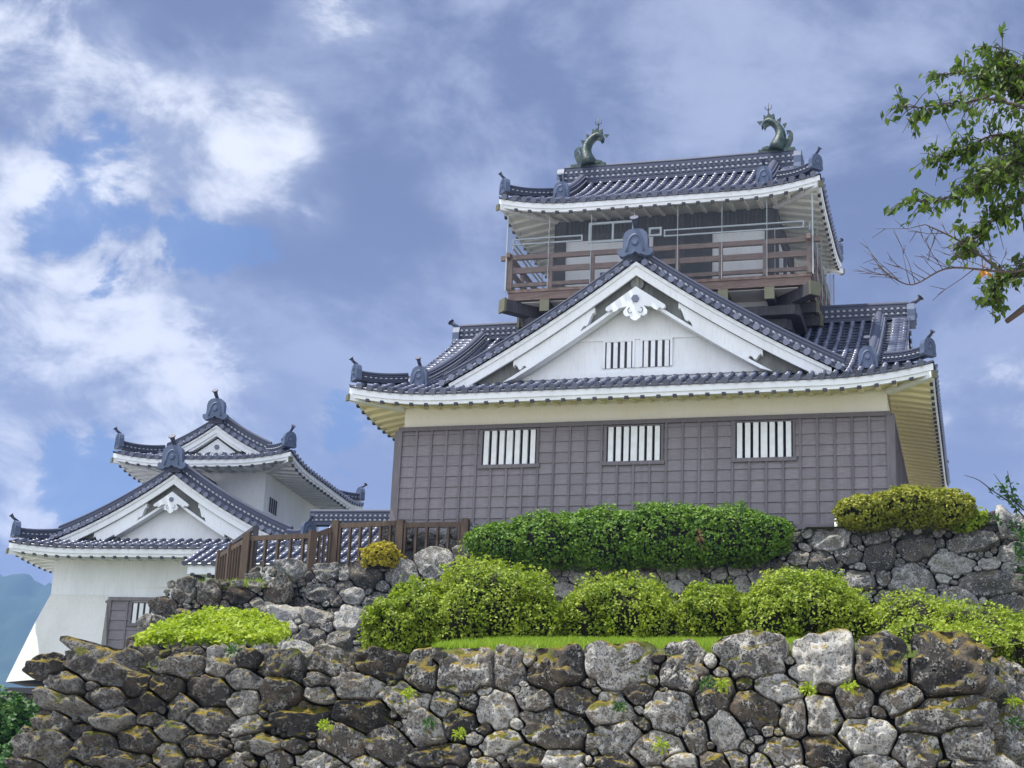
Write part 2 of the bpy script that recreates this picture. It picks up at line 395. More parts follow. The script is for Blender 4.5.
# ------------------------------------------------------------------ Japanese roof kit
def P3(p): return Vector(p)
def rolls(m, P, ss, dlo, dhi, r=.085, tl=.30, mi=0, caps=True, mi_pan=1, pan=True):
    """one slope: semicircular cover tiles down the slope at each s, curved pan tiles between them"""
    eps = .02
    for s in ss:
        d0, d1 = dlo(s), dhi(s)
        if d1 - d0 < .12: continue
        n = max(1, int(round((d1 - d0) / tl)))
        es = (P3(P(s + eps, d0)) - P3(P(s - eps, d0))).normalized()
        for k in range(n):
            a, b = d0 + (d1 - d0) * k / n, d0 + (d1 - d0) * (k + 1) / n
            pa, pb = P3(P(s, a)), P3(P(s, b))
            e = (pb - pa).normalized(); nn = es.cross(e).normalized()
            if nn.z < 0: nn = -nn
            if k == 0: p00, n00, e00 = pa, nn, e
            jit = random.uniform(-.006, .006)
            ring = []
            for q, rr in ((pa - e * .012, r), (pb, r * .93)):
                ring.append([m.vert(q + es * (rr * math.cos(t) + jit) + nn * (rr * math.sin(t) + .012)) for t in [R(-14 + 208 * j / 6) for j in range(7)]])
            for j in range(6): m.face((ring[0][j], ring[0][j + 1], ring[1][j + 1], ring[1][j]), mi, True)
            m.face(ring[0][::-1], mi)
        if caps:
            c = p00 + n00 * (r * .18); rr = r * 1.16; K = 12
            A = [m.vert(c - e00 * .015 + es * (rr * math.cos(t)) + n00 * (rr * math.sin(t))) for t in [2 * math.pi * j / K for j in range(K)]]
            B = [m.vert(c - e00 * .055 + es * (rr * math.cos(t)) + n00 * (rr * math.sin(t))) for t in [2 * math.pi * j / K for j in range(K)]]
            for j in range(K): m.face((A[j], A[(j + 1) % K], B[(j + 1) % K], B[j]), mi, True)
            m.face(B, mi)
    if not pan: return
    for s0, s1 in zip(ss[:-1], ss[1:]):
        d0 = max(dlo(s0), dlo(s1)); h0, h1 = dhi(s0), dhi(s1)
        if abs(h0 - h1) > 1.0: h0 = h1 = min(h0, h1)
        top = max(h0, h1)
        if top - d0 < .05: continue
        n = max(1, int(round((top - d0) / tl)))
        sm = (s0 + s1) / 2; hm = (h0 + h1) / 2
        for k in range(n):
            a, b = d0 + (top - d0) * k / n, d0 + (top - d0) * (k + 1) / n
            row = []
            for d, dz in ((a, .022), (b, 0.0)):
                row.append([m.vert(Vector(P(s, min(d, h))) + Vector((0, 0, dz - sag))) for s, h, sag in ((s0, h0, 0), ((s0 * 2 + s1) / 3, (h0 * 2 + h1) / 3, .035), ((s0 + s1 * 2) / 3, (h0 + h1 * 2) / 3, .035), (s1, h1, 0))])
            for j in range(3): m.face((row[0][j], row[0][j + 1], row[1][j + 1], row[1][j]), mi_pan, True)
            if k == 0:
                lo = [m.vert(Vector(m.v[i]) - Vector((0, 0, .055))) for i in row[0]]
                for j in range(3): m.face((lo[j], lo[j + 1], row[0][j + 1], row[0][j]), mi_pan)
def sweep(m, pts, prof, mi=0, mis=None, closed_ends=True):
    """profile (lateral, height) swept along pts, kept upright"""
    pts = [Vector(p) for p in pts]; n = len(pts); rings = []
    for k, p in enumerate(pts):
        d = pts[min(k + 1, n - 1)] - pts[max(k - 1, 0)]; d.z = 0
        if d.length < 1e-6: d = Vector((1, 0, 0))
        d.normalize(); sd = Vector((d.y, -d.x, 0))
        rings.append([m.vert(p + sd * a + Vector((0, 0, b))) for a, b in prof])
    q = len(prof)
    for k in range(n - 1):
        for j in range(q):
            m.face((rings[k][j], rings[k][(j + 1) % q], rings[k + 1][(j + 1) % q], rings[k + 1][j]), mis[j] if mis else mi)
    if closed_ends: m.face(rings[0][::-1], mi); m.face(rings[-1], mi)
def resample(pts, step):
    pts = [Vector(p) for p in pts]; out = [pts[0]]; acc = 0.0
    for a, b in zip(pts[:-1], pts[1:]):
        l = (b - a).length; t = step - acc
        while t < l: out.append(a.lerp(b, t / l)); t += step
        acc = l - (t - step)
    out.append(pts[-1]); return out
def ridge(name, pts, w, h, parent, dots=2, step=.19):
    """stacked ridge: courses of flat tiles, rows of little plaster half-moons, round cover on top"""
    m = MB(); w2 = w / 2
    n = 4; prof = []
    zs = [h * .80 * k / n for k in range(n + 1)]
    for k in range(n):
        e = w2 * (1.0 - .05 * k)
        prof += [(e, zs[k]), (e, zs[k + 1] - .022), (e - .03, zs[k + 1] - .022), (e - .03, zs[k + 1])]
    rc = w2 * .62; capz = h * .80
    prof += [(w2 * .86, capz), (w2 * .86, capz + .03)]
    arc = [(rc * math.cos(t), capz + .03 + rc * .8 * math.sin(t)) for t in [math.pi * j / 6 for j in range(7)]]
    half = prof; left = [(-a, b) for a, b in reversed(half)]
    sweep(m, pts, half + arc + left, 0)
    # row(s) of pale half-moons
    rp = resample(pts, step)
    for row in range(dots):
        f = (.30, .56)[row] if dots == 2 else .42
        for k in range(len(rp) - 1):
            a, b = rp[k], rp[k + 1]; c = (a + b) / 2; d = (b - a); d.z = 0
            if d.length < 1e-5: continue
            d.normalize(); sd = Vector((d.y, -d.x, 0)); sl = (b.z - a.z) / max(1e-5, ((b - a).xy).length)
            for sg in (1, -1):
                e = w2 * .99
                o = c + sd * (sg * e) + Vector((0, 0, h * f))
                ln = step * .26; hh = min(.04, h * .075)
                ps = []
                for t in (-1, -.6, 0, .6, 1): ps.append(o + d * (ln * t) + Vector((0, 0, ln * t * sl + hh * (1 - t * t) * 1.2)))
                lo = [o + d * (ln * -1) + Vector((0, 0, -ln * sl - hh * .6)), o + d * ln + Vector((0, 0, ln * sl - hh * .6))]
                idx = [m.vert(p + sd * (sg * .012)) for p in [lo[0]] + ps + [lo[1]]]
                m.face(idx, 1)
                bi = [m.vert(p - sd * (sg * .03)) for p in [lo[0]] + ps + [lo[1]]]
                for j in range(len(idx)): m.face((idx[j], idx[(j + 1) % len(idx)], bi[(j + 1) % len(idx)], bi[j]), 1)
    return m.build(name, [M['tile_ridge'], M['halfmoon']], parent)
M['halfmoon'] = plain('plaster half moon', (.36, .38, .42), .8)
def oni(name, pos, ang, w, h, parent, horn=True, mat=None, simple=False):
    """ridge-end tile: arched plate on curled feet, raised inner arch and boss, round horn leaning out on top"""
    c, s = math.cos(ang), math.sin(ang); p = Vector(pos)
    # u lateral, v outward, z up ; ang = heading of outward direction
    F = lambda u, v, z: p + Vector((-s, c, 0)) * u + Vector((c, s, 0)) * v + Vector((0, 0, z))
    m = MB()
    if simple: half = [(0, 0), (.42, 0), (.46, .1), (.42, .3), (.42, .62), (.33, .86), (.18, .97), (0, 1)]
    else: half = [(0, .14), (.12, .04), (.24, .03), (.38, -.05), (.52, -.03), (.60, .07), (.61, .18), (.54, .25), (.47, .22), (.435, .30), (.425, .48), (.43, .66), (.38, .83), (.25, .96), (.10, .99), (0, 1.0)]
    poly = [(a * w, b * h) for a, b in half] + [(-a * w, b * h) for a, b in reversed(half[1:-1])]
    t = .10 * w + .04
    m.prism(poly, F, -t, t)
    arc = [F(.235 * w * math.cos(a) * 1.05, t, .40 * h + .36 * h * math.sin(a)) for a in [math.pi * j / 10 for j in range(11)]]
    lead = F(.30 * w, t, .12 * h); trail = F(-.30 * w, t, .12 * h)
    m.tube([lead] + arc + [trail], .045 * w, 6)
    K = 10
    ring = [F(.13 * w * math.cos(2 * math.pi * j / K), t, .46 * h + .13 * w * math.sin(2 * math.pi * j / K)) for j in range(K)]
    r2 = [F(.09 * w * math.cos(2 * math.pi * j / K), t + .09 * w, .46 * h + .09 * w * math.sin(2 * math.pi * j / K)) for j in range(K)]
    A = [m.vert(q) for q in ring]; B = [m.vert(q) for q in r2]
    for j in range(K): m.face((A[j], A[(j + 1) % K], B[(j + 1) % K], B[j]), 0, True)
    m.face(B)
    if not simple:
        for sg in (-1, 1):
            m.tube([F(sg * w * (.50 + .07 * math.cos(a)), t * .6, h * (.12 + .09 * math.sin(a))) for a in [2 * math.pi * j / 8 for j in range(8)]], .03 * w, 5)
    o = m.build(name, mat or M['tile_pale'], parent)
    if horn:
        k = MB()
        a0 = F(0, -t * .5, h * .95); a1 = F(0, t + .06 * w, h * 1.12); a2 = F(0, t + .22 * w, h * 1.28)
        k.tube([a0, a1, a2], [.085 * w, .085 * w, .105 * w], 9)
        d = (a2 - a1).normalized(); k.tube([a2, a2 + d * .05 * w], [.15 * w, .15 * w], 10)
        k.build('ridge_horn', M['tile_ridge'], o)
    return o

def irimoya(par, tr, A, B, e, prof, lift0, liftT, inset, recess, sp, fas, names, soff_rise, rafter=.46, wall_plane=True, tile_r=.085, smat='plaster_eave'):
    """hip-and-gable roof centred on (0,0), ridge along a. tr(a,b,z) -> local point. prof(d) height of tile bed above eave distance d.
    A, B half sizes to the eaves; inset = hip depth to the verge; e overhang to the wall"""
    V = A - inset
    def lift(x, y): return lift0 * max(0.0, 1 - max(x, y, 0) / liftT) ** 2
    roof = MB()
    n = int(round(2 * V / sp)); sp1 = 2 * V / n
    inner = [-V + k * sp1 for k in range(n + 1)]
    no = int((inset - .05) / sp1); out = [V + sp1 * (k + 1) for k in range(no)]
    ss = [-x for x in reversed(out)] + inner + out
    ssx = [-A + .02] + ss + [A - .02]
    for sg in (-1, 1):
        Pm = lambda s, d, sg=sg: tr(s, sg * (B - d), prof(d) + lift(A - abs(s), d))
        dh = lambda s: B - .05 if abs(s) <= V + 1e-6 else max(0.0, A - abs(s))
        rolls(roof, Pm, ssx, lambda s: 0.0, dh, tile_r)
        n2 = int(round(2 * (B - .1) / sp)); sp2 = 2 * (B - .1) / n2
        st = [-B + .1 + k * sp2 for k in range(n2 + 1)]
        Ph = lambda t, d, sg=sg: tr(sg * (A - d), t, prof(d) + lift(d, B - abs(t)))
        rolls(roof, Ph, st, lambda s: 0.0, lambda t: max(0.0, min(inset + recess, B - abs(t))), tile_r)
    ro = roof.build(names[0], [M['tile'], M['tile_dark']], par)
    # fascia and soffit, four sides
    fa, so = MB(), MB()
    K = 28
    for side in range(4):
        H = A if side % 2 == 0 else B
        sg = 1 if side < 2 else -1
        if side % 2 == 0: Q = lambda s, d, z, sg=sg: tr(s, sg * (B - d), prof(0) + lift(A - abs(s), d) + z)
        else: Q = lambda s, d, z, sg=sg: tr(sg * (A - d), s, prof(0) + lift(d, B - abs(s)) + z)
        for (d0, d1, z0, z1) in ((.03, .12, -.075, -.075 - fas * .62), (.07, .16, -.075 - fas * .62, -.075 - fas)):
            prev = None
            for k in range(K + 1):
                t = -1 + 2 * k / K; s0, s1 = t * (H - d0), t * (H - d1)
                cur = [Q(s0, d0, z0), Q(s0, d0, z1), Q(s1, d1, z1), Q(s1, d1, z0)]
                if prev:
                    for j in range(4): fa.quad(prev[j], prev[(j + 1) % 4], cur[(j + 1) % 4], cur[j])
                prev = cur
        zs = lambda d: -.075 - fas + .03 + soff_rise * (d / e)
        dd = [.10, e * .35, e * .7, e + .05]
        for k in range(K):
            t0, t1 = -1 + 2 * k / K, -1 + 2 * (k + 1) / K
            for i in range(3):
                a, b = dd[i], dd[i + 1]
                so.quad(Q(t0 * (H - a), a, zs(a)), Q(t1 * (H - a), a, zs(a)), Q(t1 * (H - b), b, zs(b)), Q(t0 * (H - b), b, zs(b)), 0)
        nr = int(2 * (H - .15) / rafter); st = 2 * (H - .15) / nr
        for k in range(nr + 1):
            s = -(H - .15) + k * st
            d1 = min(e, H - abs(s))
            if d1 < .25: continue
            zt = .012; zb = -.085; w = .055
            prof4 = lambda d: [Q(s - w, d, zs(d) + zb), Q(s + w, d, zs(d) + zb), Q(s + w, d, zs(d) + zt), Q(s - w, d, zs(d) + zt)]
            so.box8(prof4(.085) + prof4(d1), 0)
            w = .06; zb = -.10; zt = .0
            so.box8(prof4(.062) + prof4(.15), 1)
    f_o = fa.build('fascia', M['plaster'], ro)
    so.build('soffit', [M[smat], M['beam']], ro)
    # corner beams
    for sa in (-1, 1):
        for sb in (-1, 1):
            cb = MB()
            z = prof(0) + lift0 - fas - .12
            p0 = Vector(tr(sa * (A - .02), sb * (B - .02), z)); p1 = Vector(tr(sa * (A - e), sb * (B - e), z + soff_rise - lift0 * .8))
            cb.beam(p0, p1, .16, .17, 0); d = (p0 - p1).normalized(); cb.beam(p0, p0 + d * .05, .19, .20, 1)
            cb.build('corner_beam', [M['plaster'], M['cap_ochre']], ro)
    return ro, V, lift

def gable_face(par, F, zg, U, zb, parts, recess=.45, h1=.48, h2=.5, scale=1.0, window=None, wall_name='gable_wall', wall_mat='plaster'):
    """gable end. F(u, v, z): u lateral, v outward. zg(u) underside of the verge tiles. zb base height"""
    K = 36
    us = [-U + 2 * U * k / K for k in range(K + 1)]
    def strip(m, ul, zt, zl, v0, v1, mi=0):
        prev = None
        for u in ul:
            a, b = zt(u), zl(u)
            if b > a - .004: b = a - .004
            cur = [F(u, v1, a), F(u, v1, b), F(u, v0, b), F(u, v0, a)]
            if prev:
                for j in range(4): m.quad(prev[j], prev[(j + 1) % 4], cur[(j + 1) % 4], cur[j], mi)
            else: m.quad(*cur, mi)
            prev = cur
        m.quad(*prev[::-1], mi)
    clampb = lambda z: max(z, zb)
    # recessed wall
    m = MB()
    gap = (h1 + h2) * .9
    uu = [u for u in us if zg(u) - gap * .4 > zb]
    strip(m, uu, lambda u: zg(u) - gap * .4, lambda u: zb - .25, -recess - .12, -recess, 0)
    wall = m.build(wall_name, M[wall_mat], par)
    # grey carved field behind the boards
    m = MB(); uu = [u for u in us if zg(u) - .1 > zb]
    strip(m, uu, lambda u: zg(u) - .03, lambda u: clampb(zg(u) - h1 - h2 - .02 * scale), -recess + .02, -recess * .55, 0)
    m.build('carved_field', M['carve'], wall)
    for sg in (-1, 1):
        ul = [sg * U * k / (K // 2) for k in range(K // 2 + 1)]
        ul = [u for u in ul if zg(u) > zb - .1]
        m = MB()
        strip(m, ul, lambda u: zg(u), lambda u: zg(u) - h1 * .30, -.02, .05)
        strip(m, ul, lambda u: zg(u) - h1 * .30, lambda u: zg(u) - h1, -.08, .0)
        m.build('bargeboard', M['plaster'], wall)
        if h2 > .05:
            a, b = .21 * U, .62 * U
            ue = [sg * (a + (b - a) * k / 40) for k in range(41)]
            def zlow(u):
                x = abs(u); base = zg(u) - h1 - h2; q = min(x - a, b - x) / (.07 * U)
                if q < 1: base += h2 * (.62 - .62 * q + .16 * math.sin(q * 9.4))
                return base
            m = MB(); strip(m, ue, lambda u: zg(u) - h1 - .015, zlow, -recess * .55, -.10); m.build('inner_bargeboard', M['plaster'], wall)
        m = MB(); ul2 = [u for u in ul if zg(u) - h1 - h2 > zb]
        if len(ul2) > 1:
            strip(m, ul2, lambda u: zg(u) - h1 - h2, lambda u: clampb(zg(u) - h1 - h2 - .11 * scale), -recess * .7, -.05); m.build('rake_moulding', M['plaster'], wall)
    return wall
GEGYO = [(0, 0), (.95, -.66), (.97, -.75), (.86, -.80), (.78, -.74), (.70, -.83), (.60, -.78), (.52, -.70), (.40, -.68), (.28, -.66), (.33, -.74), (.39, -.82), (.37, -.93), (.27, -1.0), (.19, -.97), (.14, -1.07), (.06, -1.13), (0, -1.15)]
def gegyo(par, F, z0, sc, v0, v1):
    m = MB(); half = [(a * sc, z0 + b * sc) for a, b in GEGYO]
    m.prism(half + [(-a, b) for a, b in reversed(half[1:-1])], F, v0, v1)
    o = m.build('gable_ornament', M['plaster'], par)
    k = MB(); hexa = [(.13 * sc * math.cos(math.pi * j / 3), z0 - .42 * sc + .13 * sc * math.sin(math.pi * j / 3)) for j in range(6)]
    k.prism(hexa, F, v1, v1 + .06 * sc)
    for sg in (-1, 1):
        k.tube([F(sg * sc * (.17 + .07 * math.cos(a)), v1 + .005, z0 + sc * (-.80 + .09 * math.sin(a))) for a in [R(-150 + 240 * j / 8) for j in range(9)]], .014 * sc, 5)
    k.build('ornament_boss', M['tile'], o)
    return o
def verge(par, F, zg, U, name='verge_tiles', sp=.33, depth=.5, r=.085, ridge_back=.45, rw=.30, rh=.54, U0=.12, ridges=True, roll_end=None):
    """short cover tiles laid across the verge, round ends outwards, and the stacked ridge that follows the slope behind them"""
    ulist = [0.0]
    while ulist[-1] < U:
        u = ulist[-1]; sl = abs(zg(u + .05) - zg(u)) / .05; ulist.append(u + sp / math.sqrt(1 + sl * sl))
    for sg in (-1, 1):
        ss = [u for u in ulist if u >= U0]
        m = MB()
        Pv = lambda s, d, sg=sg: F(sg * s, .10 - d, zg(s) + .10)
        rolls(m, Pv, ss, lambda s: 0.0, lambda s: depth, r)
        o = m.build(name, [M['tile'], M['tile_dark']], par)
    if ridges:
        for sg in (-1, 1):
            pts = [F(sg * (U0 + (U - U0) * k / 24), -ridge_back, zg(U0 + (U - U0) * k / 24) + .10) for k in range(25)]
            ridge('descending_ridge', pts, rw, rh, par, 1)
    return o
# ------------------------------------------------------------------ frames of the site
YAW = 0.29204
CO = Vector((-3.3462, 47.1676, 10.6481))            # front left foot of the keep
cY, sY = math.cos(YAW), math.sin(YAW)
def CF(x, y, z): return Vector((CO.x + cY * x + sY * y, CO.y - sY * x + cY * y, CO.z + z))
TO, TY = Vector((-12.76, 58.0, 0)), 0.206           # watch turret
# ------------------------------------------------------------------ boarded walls and lattice windows
def siding(F, x0, x1, z0, z1, holes, parent, name='board_siding', step=.481, lap=.325):
    m = MB()
    nb = max(1, int(round((x1 - x0 - .2) / step))); st = (x1 - x0 - .2) / nb
    bx = [x0 + .1 + k * st for k in range(nb + 1)]
    def cut(a, b, zc):
        segs = [(a, b)]
        for hx0, hx1, hz0, hz1 in holes:
            if hz0 - .01 < zc < hz1 + .01:
                o = []
                for p, q in segs:
                    if q <= hx0 or p >= hx1: o.append((p, q)); continue
                    if p < hx0: o.append((p, hx0))
                    if q > hx1: o.append((hx1, q))
                segs = o
        return segs
    z = z0
    while z < z1 - .02:
        zt = min(z + lap, z1)
        for a, b in zip(bx[:-1], bx[1:]):
            for p, q in cut(a, b, (z + zt) / 2):
                if q - p < .03: continue
                o = .045 + random.uniform(-.006, .006)
                m.quad(F(p, o, z), F(q, o, z), F(q, .012, zt), F(p, .012, zt), 0)
                m.quad(F(p, .0, z), F(q, .0, z), F(q, o, z), F(p, o, z), 0)
        z = zt
    for x in bx[1:-1]:
        segs = [(z0, z1)]
        for hx0, hx1, hz0, hz1 in holes:
            if hx0 - .02 < x < hx1 + .02:
                o = []
                for p, q in segs:
                    if p < hz0: o.append((p, min(q, hz0)))
                    if q > hz1: o.append((max(p, hz1), q))
                segs = o
        for p, q in segs:
            if q - p > .05: m.box(x - .032, x + .032, .0, .075, p, q, 1, F)
    m.box(x0, x1, -.02, .10, z1 - .0, z1 + .13, 1, F)
    m.box(x0, x1, -.02, .085, z0 - .14, z0, 1, F)
    s = m.build(name, [M['siding'], M['siding_frame']], parent)
    for x in (x0, x1):
        k = MB(); k.box(x - .12, x + .12, -.02, .095, z0 - .14, z1 - .003, 0, F); k.build('corner_post', M['siding_frame'], s)
    return s
def lattice_window(F, x0, x1, z0, z1, nbars, parent, wide=None, bw=.145, frame='siding_frame', bar='bar', sill=True, back=-.2):
    m = MB()
    m.box(x0, x1, back - .02, back, z0, z1, 0, F)                        # dark room behind
    for a, b, c, d in ((x0 - .02, x0 + .05, z0, z1), (x1 - .05, x1 + .02, z0, z1)): m.box(a, b, back, .08, c, d, 1, F)
    m.box(x0 - .02, x1 + .02, back, .07, z1 - .04, z1, 1, F)
    w = m.build('window', [M['dark'], M[frame]], parent)
    if sill:
        k = MB(); k.box(x0 - .06, x1 + .06, back, .11, z0 - .11, z0, 0, F); k.build('sill', M[frame], w)
    for k in range(nbars):
        x = x0 + .05 + (x1 - x0 - .10) * (k + .5) / nbars
        hw = bw / 2 * (1.25 if wide == k else 1)
        b = MB(); b.box(x - hw, x + hw, max(-.06, back + .003), .045, z0, z1 - .04, 0, F); b.build('lattice_bar', M[bar], w)
    return w

# ------------------------------------------------------------------ castle keep
keep = empty('castle_keep', CO, -YAW)
tag(keep, 'large white castle keep with grey boarded front, big front gable and railed top storey', 'castle')
KW, KL = 14.55, 12.59
kc, kl = KW / 2, KL / 2
FK = lambda x, o, z: Vector((x, -o, z))
wins = [(2.62, 4.40, 1.95, 3.04), (6.42, 8.13, 1.95, 3.04), (10.18, 11.90, 1.95, 3.04)]
m = MB()
m.box(.10, KW - .10, .10, KL, 3.0, 4.1); m.box(.25, KW - .25, .30, KL - .3, -.2, 3.0)
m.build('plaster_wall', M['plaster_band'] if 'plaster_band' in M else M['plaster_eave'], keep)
sd = siding(FK, 0, KW, .02, 2.98 + .08, wins, keep)
siding(lambda x, o, z: Vector((KW + o, x, z)), .12, KL, .02, 3.06, [], keep)
siding(lambda x, o, z: Vector((-o, x, z)), .12, KL, .02, 3.06, [], keep)
for wx in wins: lattice_window(FK, *wx, 7, keep, wide=3)
profM = lambda d: 3.92 + .40 * d + .019 * d * d
A, B = kc + 1.26, kl + 1.26
trM = lambda a, b, z: Vector((kc + a, kl + b, z))
roofM, VM, liftM = irimoya(keep, trM, A, B, 1.30, profM, .34, 3.0, 1.02, .5, .335, .285, ['lower_roof'], .22)
def corner_ridges(par, tr, A, B, prof, lift, t1, w, h, ow, oh, t0=.16):
    for sa in (-1, 1):
        for sb in (-1, 1):
            pts = []
            for k in range(13):
                t = t1 + (t0 - t1) * k / 12
                pts.append(tr(sa * (A - t), sb * (B - t), prof(t) + lift(t, t) + .05 + .10 * (k / 12) ** 3))
            ridge('hip_ridge', pts, w, h, par, 1, .17)
            d = Vector(pts[-1]) - Vector(pts[0]); e = Vector(pts[-1])
            oni('hip_end_tile', (e.x, e.y, e.z - .02), math.atan2(d.y, d.x), ow, oh, par, simple=True)
corner_ridges(roofM, trM, A, B, profM, liftM, 1.35, .26, .30, .50, .52)
for sa in (-1, 1):
    for sb in (-1, 1):
        a = sa * (kc - .57)
        pts = [trM(a, sb * (B - d), profM(d) + .06) for d in [7.1 - (7.1 - 1.30) * k / 20 for k in range(21)]]
        ridge('descending_ridge', pts, .36, .36, roofM, 2)
        oni('descending_end_tile', trM(a, sb * (B - 1.18), profM(1.2) + .02), -math.pi / 2 if sb < 0 else math.pi / 2, .62, .66, roofM, simple=True)
ridge('main_ridge', [(kc - 7.62, kl, profM(7.45)), (kc, kl, profM(7.45)), (kc + 7.62, kl, profM(7.45))], .44, .66, roofM, 2)
for sa in (-1, 1): oni('ridge_end_tile', (kc + sa * 7.70, kl, profM(7.2)), 0 if sa > 0 else math.pi, .8, .74, roofM, simple=True)
for sa in (-1, 1):
    FG = lambda u, v, z, sa=sa: Vector((kc + sa * (VM + v), kl - sa * u, z))
    zgs = lambda u: profM(B - abs(u)) - .05
    gable_face(keep, FG, zgs, B - 1.2, profM(1.5) + .05, 0, recess=.4, h1=.42, h2=.4)
    verge(keep, FG, zgs, B - 1.35, ridges=False)
# the big gable on the front slope
gx, gy = 7.33, -.45
def zgF(u):
    d = 5.54 - abs(u); return 4.46 + .53 * d + .018 * max(d, 0) ** 2
FF = lambda u, v, z: Vector((gx + u, gy - v, z))
gw = gable_face(keep, FF, zgF, 6.0, 4.40, 0, recess=.55, h1=.41, h2=.50)
gegyo(gw, FF, zgF(0) - .78, .93, -.06, .04)
m = MB(); wz0, wz1 = 4.83, 5.68                     # framed lattice opening in the gable
Fw = lambda x, o, z: FF(x - .02, -.55 + o, z)
for x0, x1 in ((-1.03, -.10), (.10, 1.03)):
    lattice_window(Fw, x0, x1, wz0, wz1, 4, gw, bw=.125, frame='plaster', sill=False, back=.012)
m.box(-3.0, 3.0, 0, .05, wz1 + .01, wz1 + .13, 0, Fw); m.box(-4.1, 4.1, 0, .06, 4.55, 4.70, 0, Fw); m.box(-.10, .10, 0, .045, wz0, wz1, 0, Fw)
m.build('gable_frame', M['plaster'], gw)
m = MB(); hx = [(.34 * math.cos(2 * math.pi * k / 12) * .6, zgF(0) - .62 + .2 * math.sin(2 * math.pi * k / 12)) for k in range(12)]
m.prism(hx, FF, -.28, -.16); m.build('apex_boss', M['carve'], gw)
m = MB()
sp_ = .34; ns = int(5.4 / sp_)
for sg in (-1, 1):
    P = lambda s, d, sg=sg: Vector((gx + sg * (6.2 - d), s, zgF(6.2 - d) + .09))
    rolls(m, P, [-.15 + k * sp_ for k in range(ns)], lambda s: 0.0, lambda s: 6.15)
groof = m.build('gable_roof', [M['tile'], M['tile_dark']], keep)
verge(groof, FF, zgF, 6.0)
ridge('gable_ridge', [(gx, gy + .1, zgF(0) + .06), (gx, 2.0, zgF(0) + .06), (gx, 4.2, zgF(0) + .06)], .36, .42, groof, 1)
oni('gable_end_tile', (gx, gy - .12, zgF(0) + .14), -math.pi / 2, .88, .84, groof)
for sg in (-1, 1):                                   # upturned plaster ends of the ridges that run down the gable
    m = MB(); pts = [(gx + sg * (3.6 + .1 * k), gy + .62 + .10 * k, zgF(3.6 + .1 * k) + .44 - .012 * k + .004 * k * k) for k in range(12)]
    m.tube(pts, .05, 6); m.build('ridge_cap', M['halfmoon'], groof)

# ---- top storey
bx, by0, by1 = 3.62, kl - 2.33, kl + 2.33
m = MB(); m.box(kc - bx, kc + bx, by0, by1, 6.2, 11.3); body = m.build('tower_wall', M['plaster'], keep)
Ft = lambda x, o, z: Vector((x, by0 - o, z))
def frame_side(F, x0, x1, posts):
    k = MB()
    for x in posts: k.box(x - .15, x + .15, .0, .09, 8.46, 11.2, 0, F)
    k.box(x0, x1, .0, .07, 10.52, 10.72, 0, F); k.box(x0, x1, .0, .06, 8.46, 8.62, 0, F)
    k.box(x0 - .05, x1 + .05, .0, .10, 7.15, 7.5, 0, F)
    k.build('wall_timber', M['beam'], body)
    k = MB(); k.box(x0, x1, .0, .03, 10.72, 11.25, 0, F)
    n = int((x1 - x0) / .13)
    for j in range(n): x = x0 + (j + .5) * (x1 - x0) / n; k.box(x - .03, x + .03, .03, .065, 10.73, 11.24, 1, F)
    k.build('transom_lattice', [M['dark'], M['beam']], body)
frame_side(Ft, kc - bx, kc + bx, [kc - bx + .17, kc + .55, kc + 1.45, kc + bx - .17])
frame_side(lambda x, o, z: Vector((kc + bx + o, x, z)), by0, by1, [by0 + .15, kl, by1 - .15])
frame_side(lambda x, o, z: Vector((kc - bx - o, x, z)), by0, by1, [by0 + .15, kl, by1 - .15])
m = MB(); m.box(kc + .70, kc + 1.30, .0, .05, 8.62, 10.5, 0, Ft); m.box(kc - .35, kc + .40, .0, .035, 8.62, 10.5, 0, Ft); m.build('door_opening', M['dark'], body)
m = MB(); m.box(kc - 2.1, kc - 1.3, .02, .06, 8.62, 9.35, 0, Ft); m.build('blue_panel', M['blue'], body)
# balcony
dx, dy = 4.88, kl - 2.68                             # half sizes of the deck
m = MB()
m.box(kc - dx, kc + dx, kl - dy, kl + dy, 8.36, 8.46, 0)
for sg in (-1, 1):
    m.box(kc - dx + .03, kc + dx - .03, kl + sg * (dy - .10) - .07, kl + sg * (dy - .10) + .07, 8.10, 8.357, 0)
    m.box(kc + sg * (dx - .10) - .07, kc + sg * (dx - .10) + .07, kl - dy + .18, kl + dy - .18, 8.10, 8.357, 0)
deck = m.build('balcony', M['deckwood'], keep)
m = MB(); m.box(kc - dx + .2, kc + dx - .2, kl - dy + .2, kl + dy - .2, 8.06, 8.09); m.build('deck_soffit', M['plaster_tower'], deck)
def joist(a, b, w, h, capm='cap_ochre', cap=True):
    k = MB(); a, b = Vector(a), Vector(b); k.beam(a, b, w, h, 0); d = (b - a).normalized()
    if cap: k.beam(b - d * .03, b + d * .05, w + .05, h + .05, 1)
    k.build('joist', [M['beam'], M[capm]], deck)
for k in range(6):
    x = kc - 3.6 + 7.2 * k / 5
    for sg in (-1, 1): joist((x, kl + sg * 2.3, 7.86), (x, kl + sg * (dy + .02), 7.86), .26, .34)
for k in range(4):
    y = kl - 2.0 + 4.0 * k / 3
    for sg in (-1, 1): joist((kc + sg * 3.6, y, 7.86), (kc + sg * (dx + .02), y, 7.86), .26, .34)
for sa in (-1, 1):
    for sb in (-1, 1):
        joist((kc + sa * 3.4, kl + sb * 2.1, 7.84), (kc + sa * (dx + .10), kl + sb * (dy + .10), 7.90), .34, .40)
        joist((kc + sa * 3.3, kl + sb * 2.0, 7.45), (kc + sa * (dx - .55), kl + sb * (dy - .55), 7.5), .34, .36, cap=False)
        joist((kc + sa * 3.3, kl + sb * 2.0, 7.10), (kc + sa * (dx - .85), kl + sb * (dy - .85), 7.12), .34, .34, cap=False)
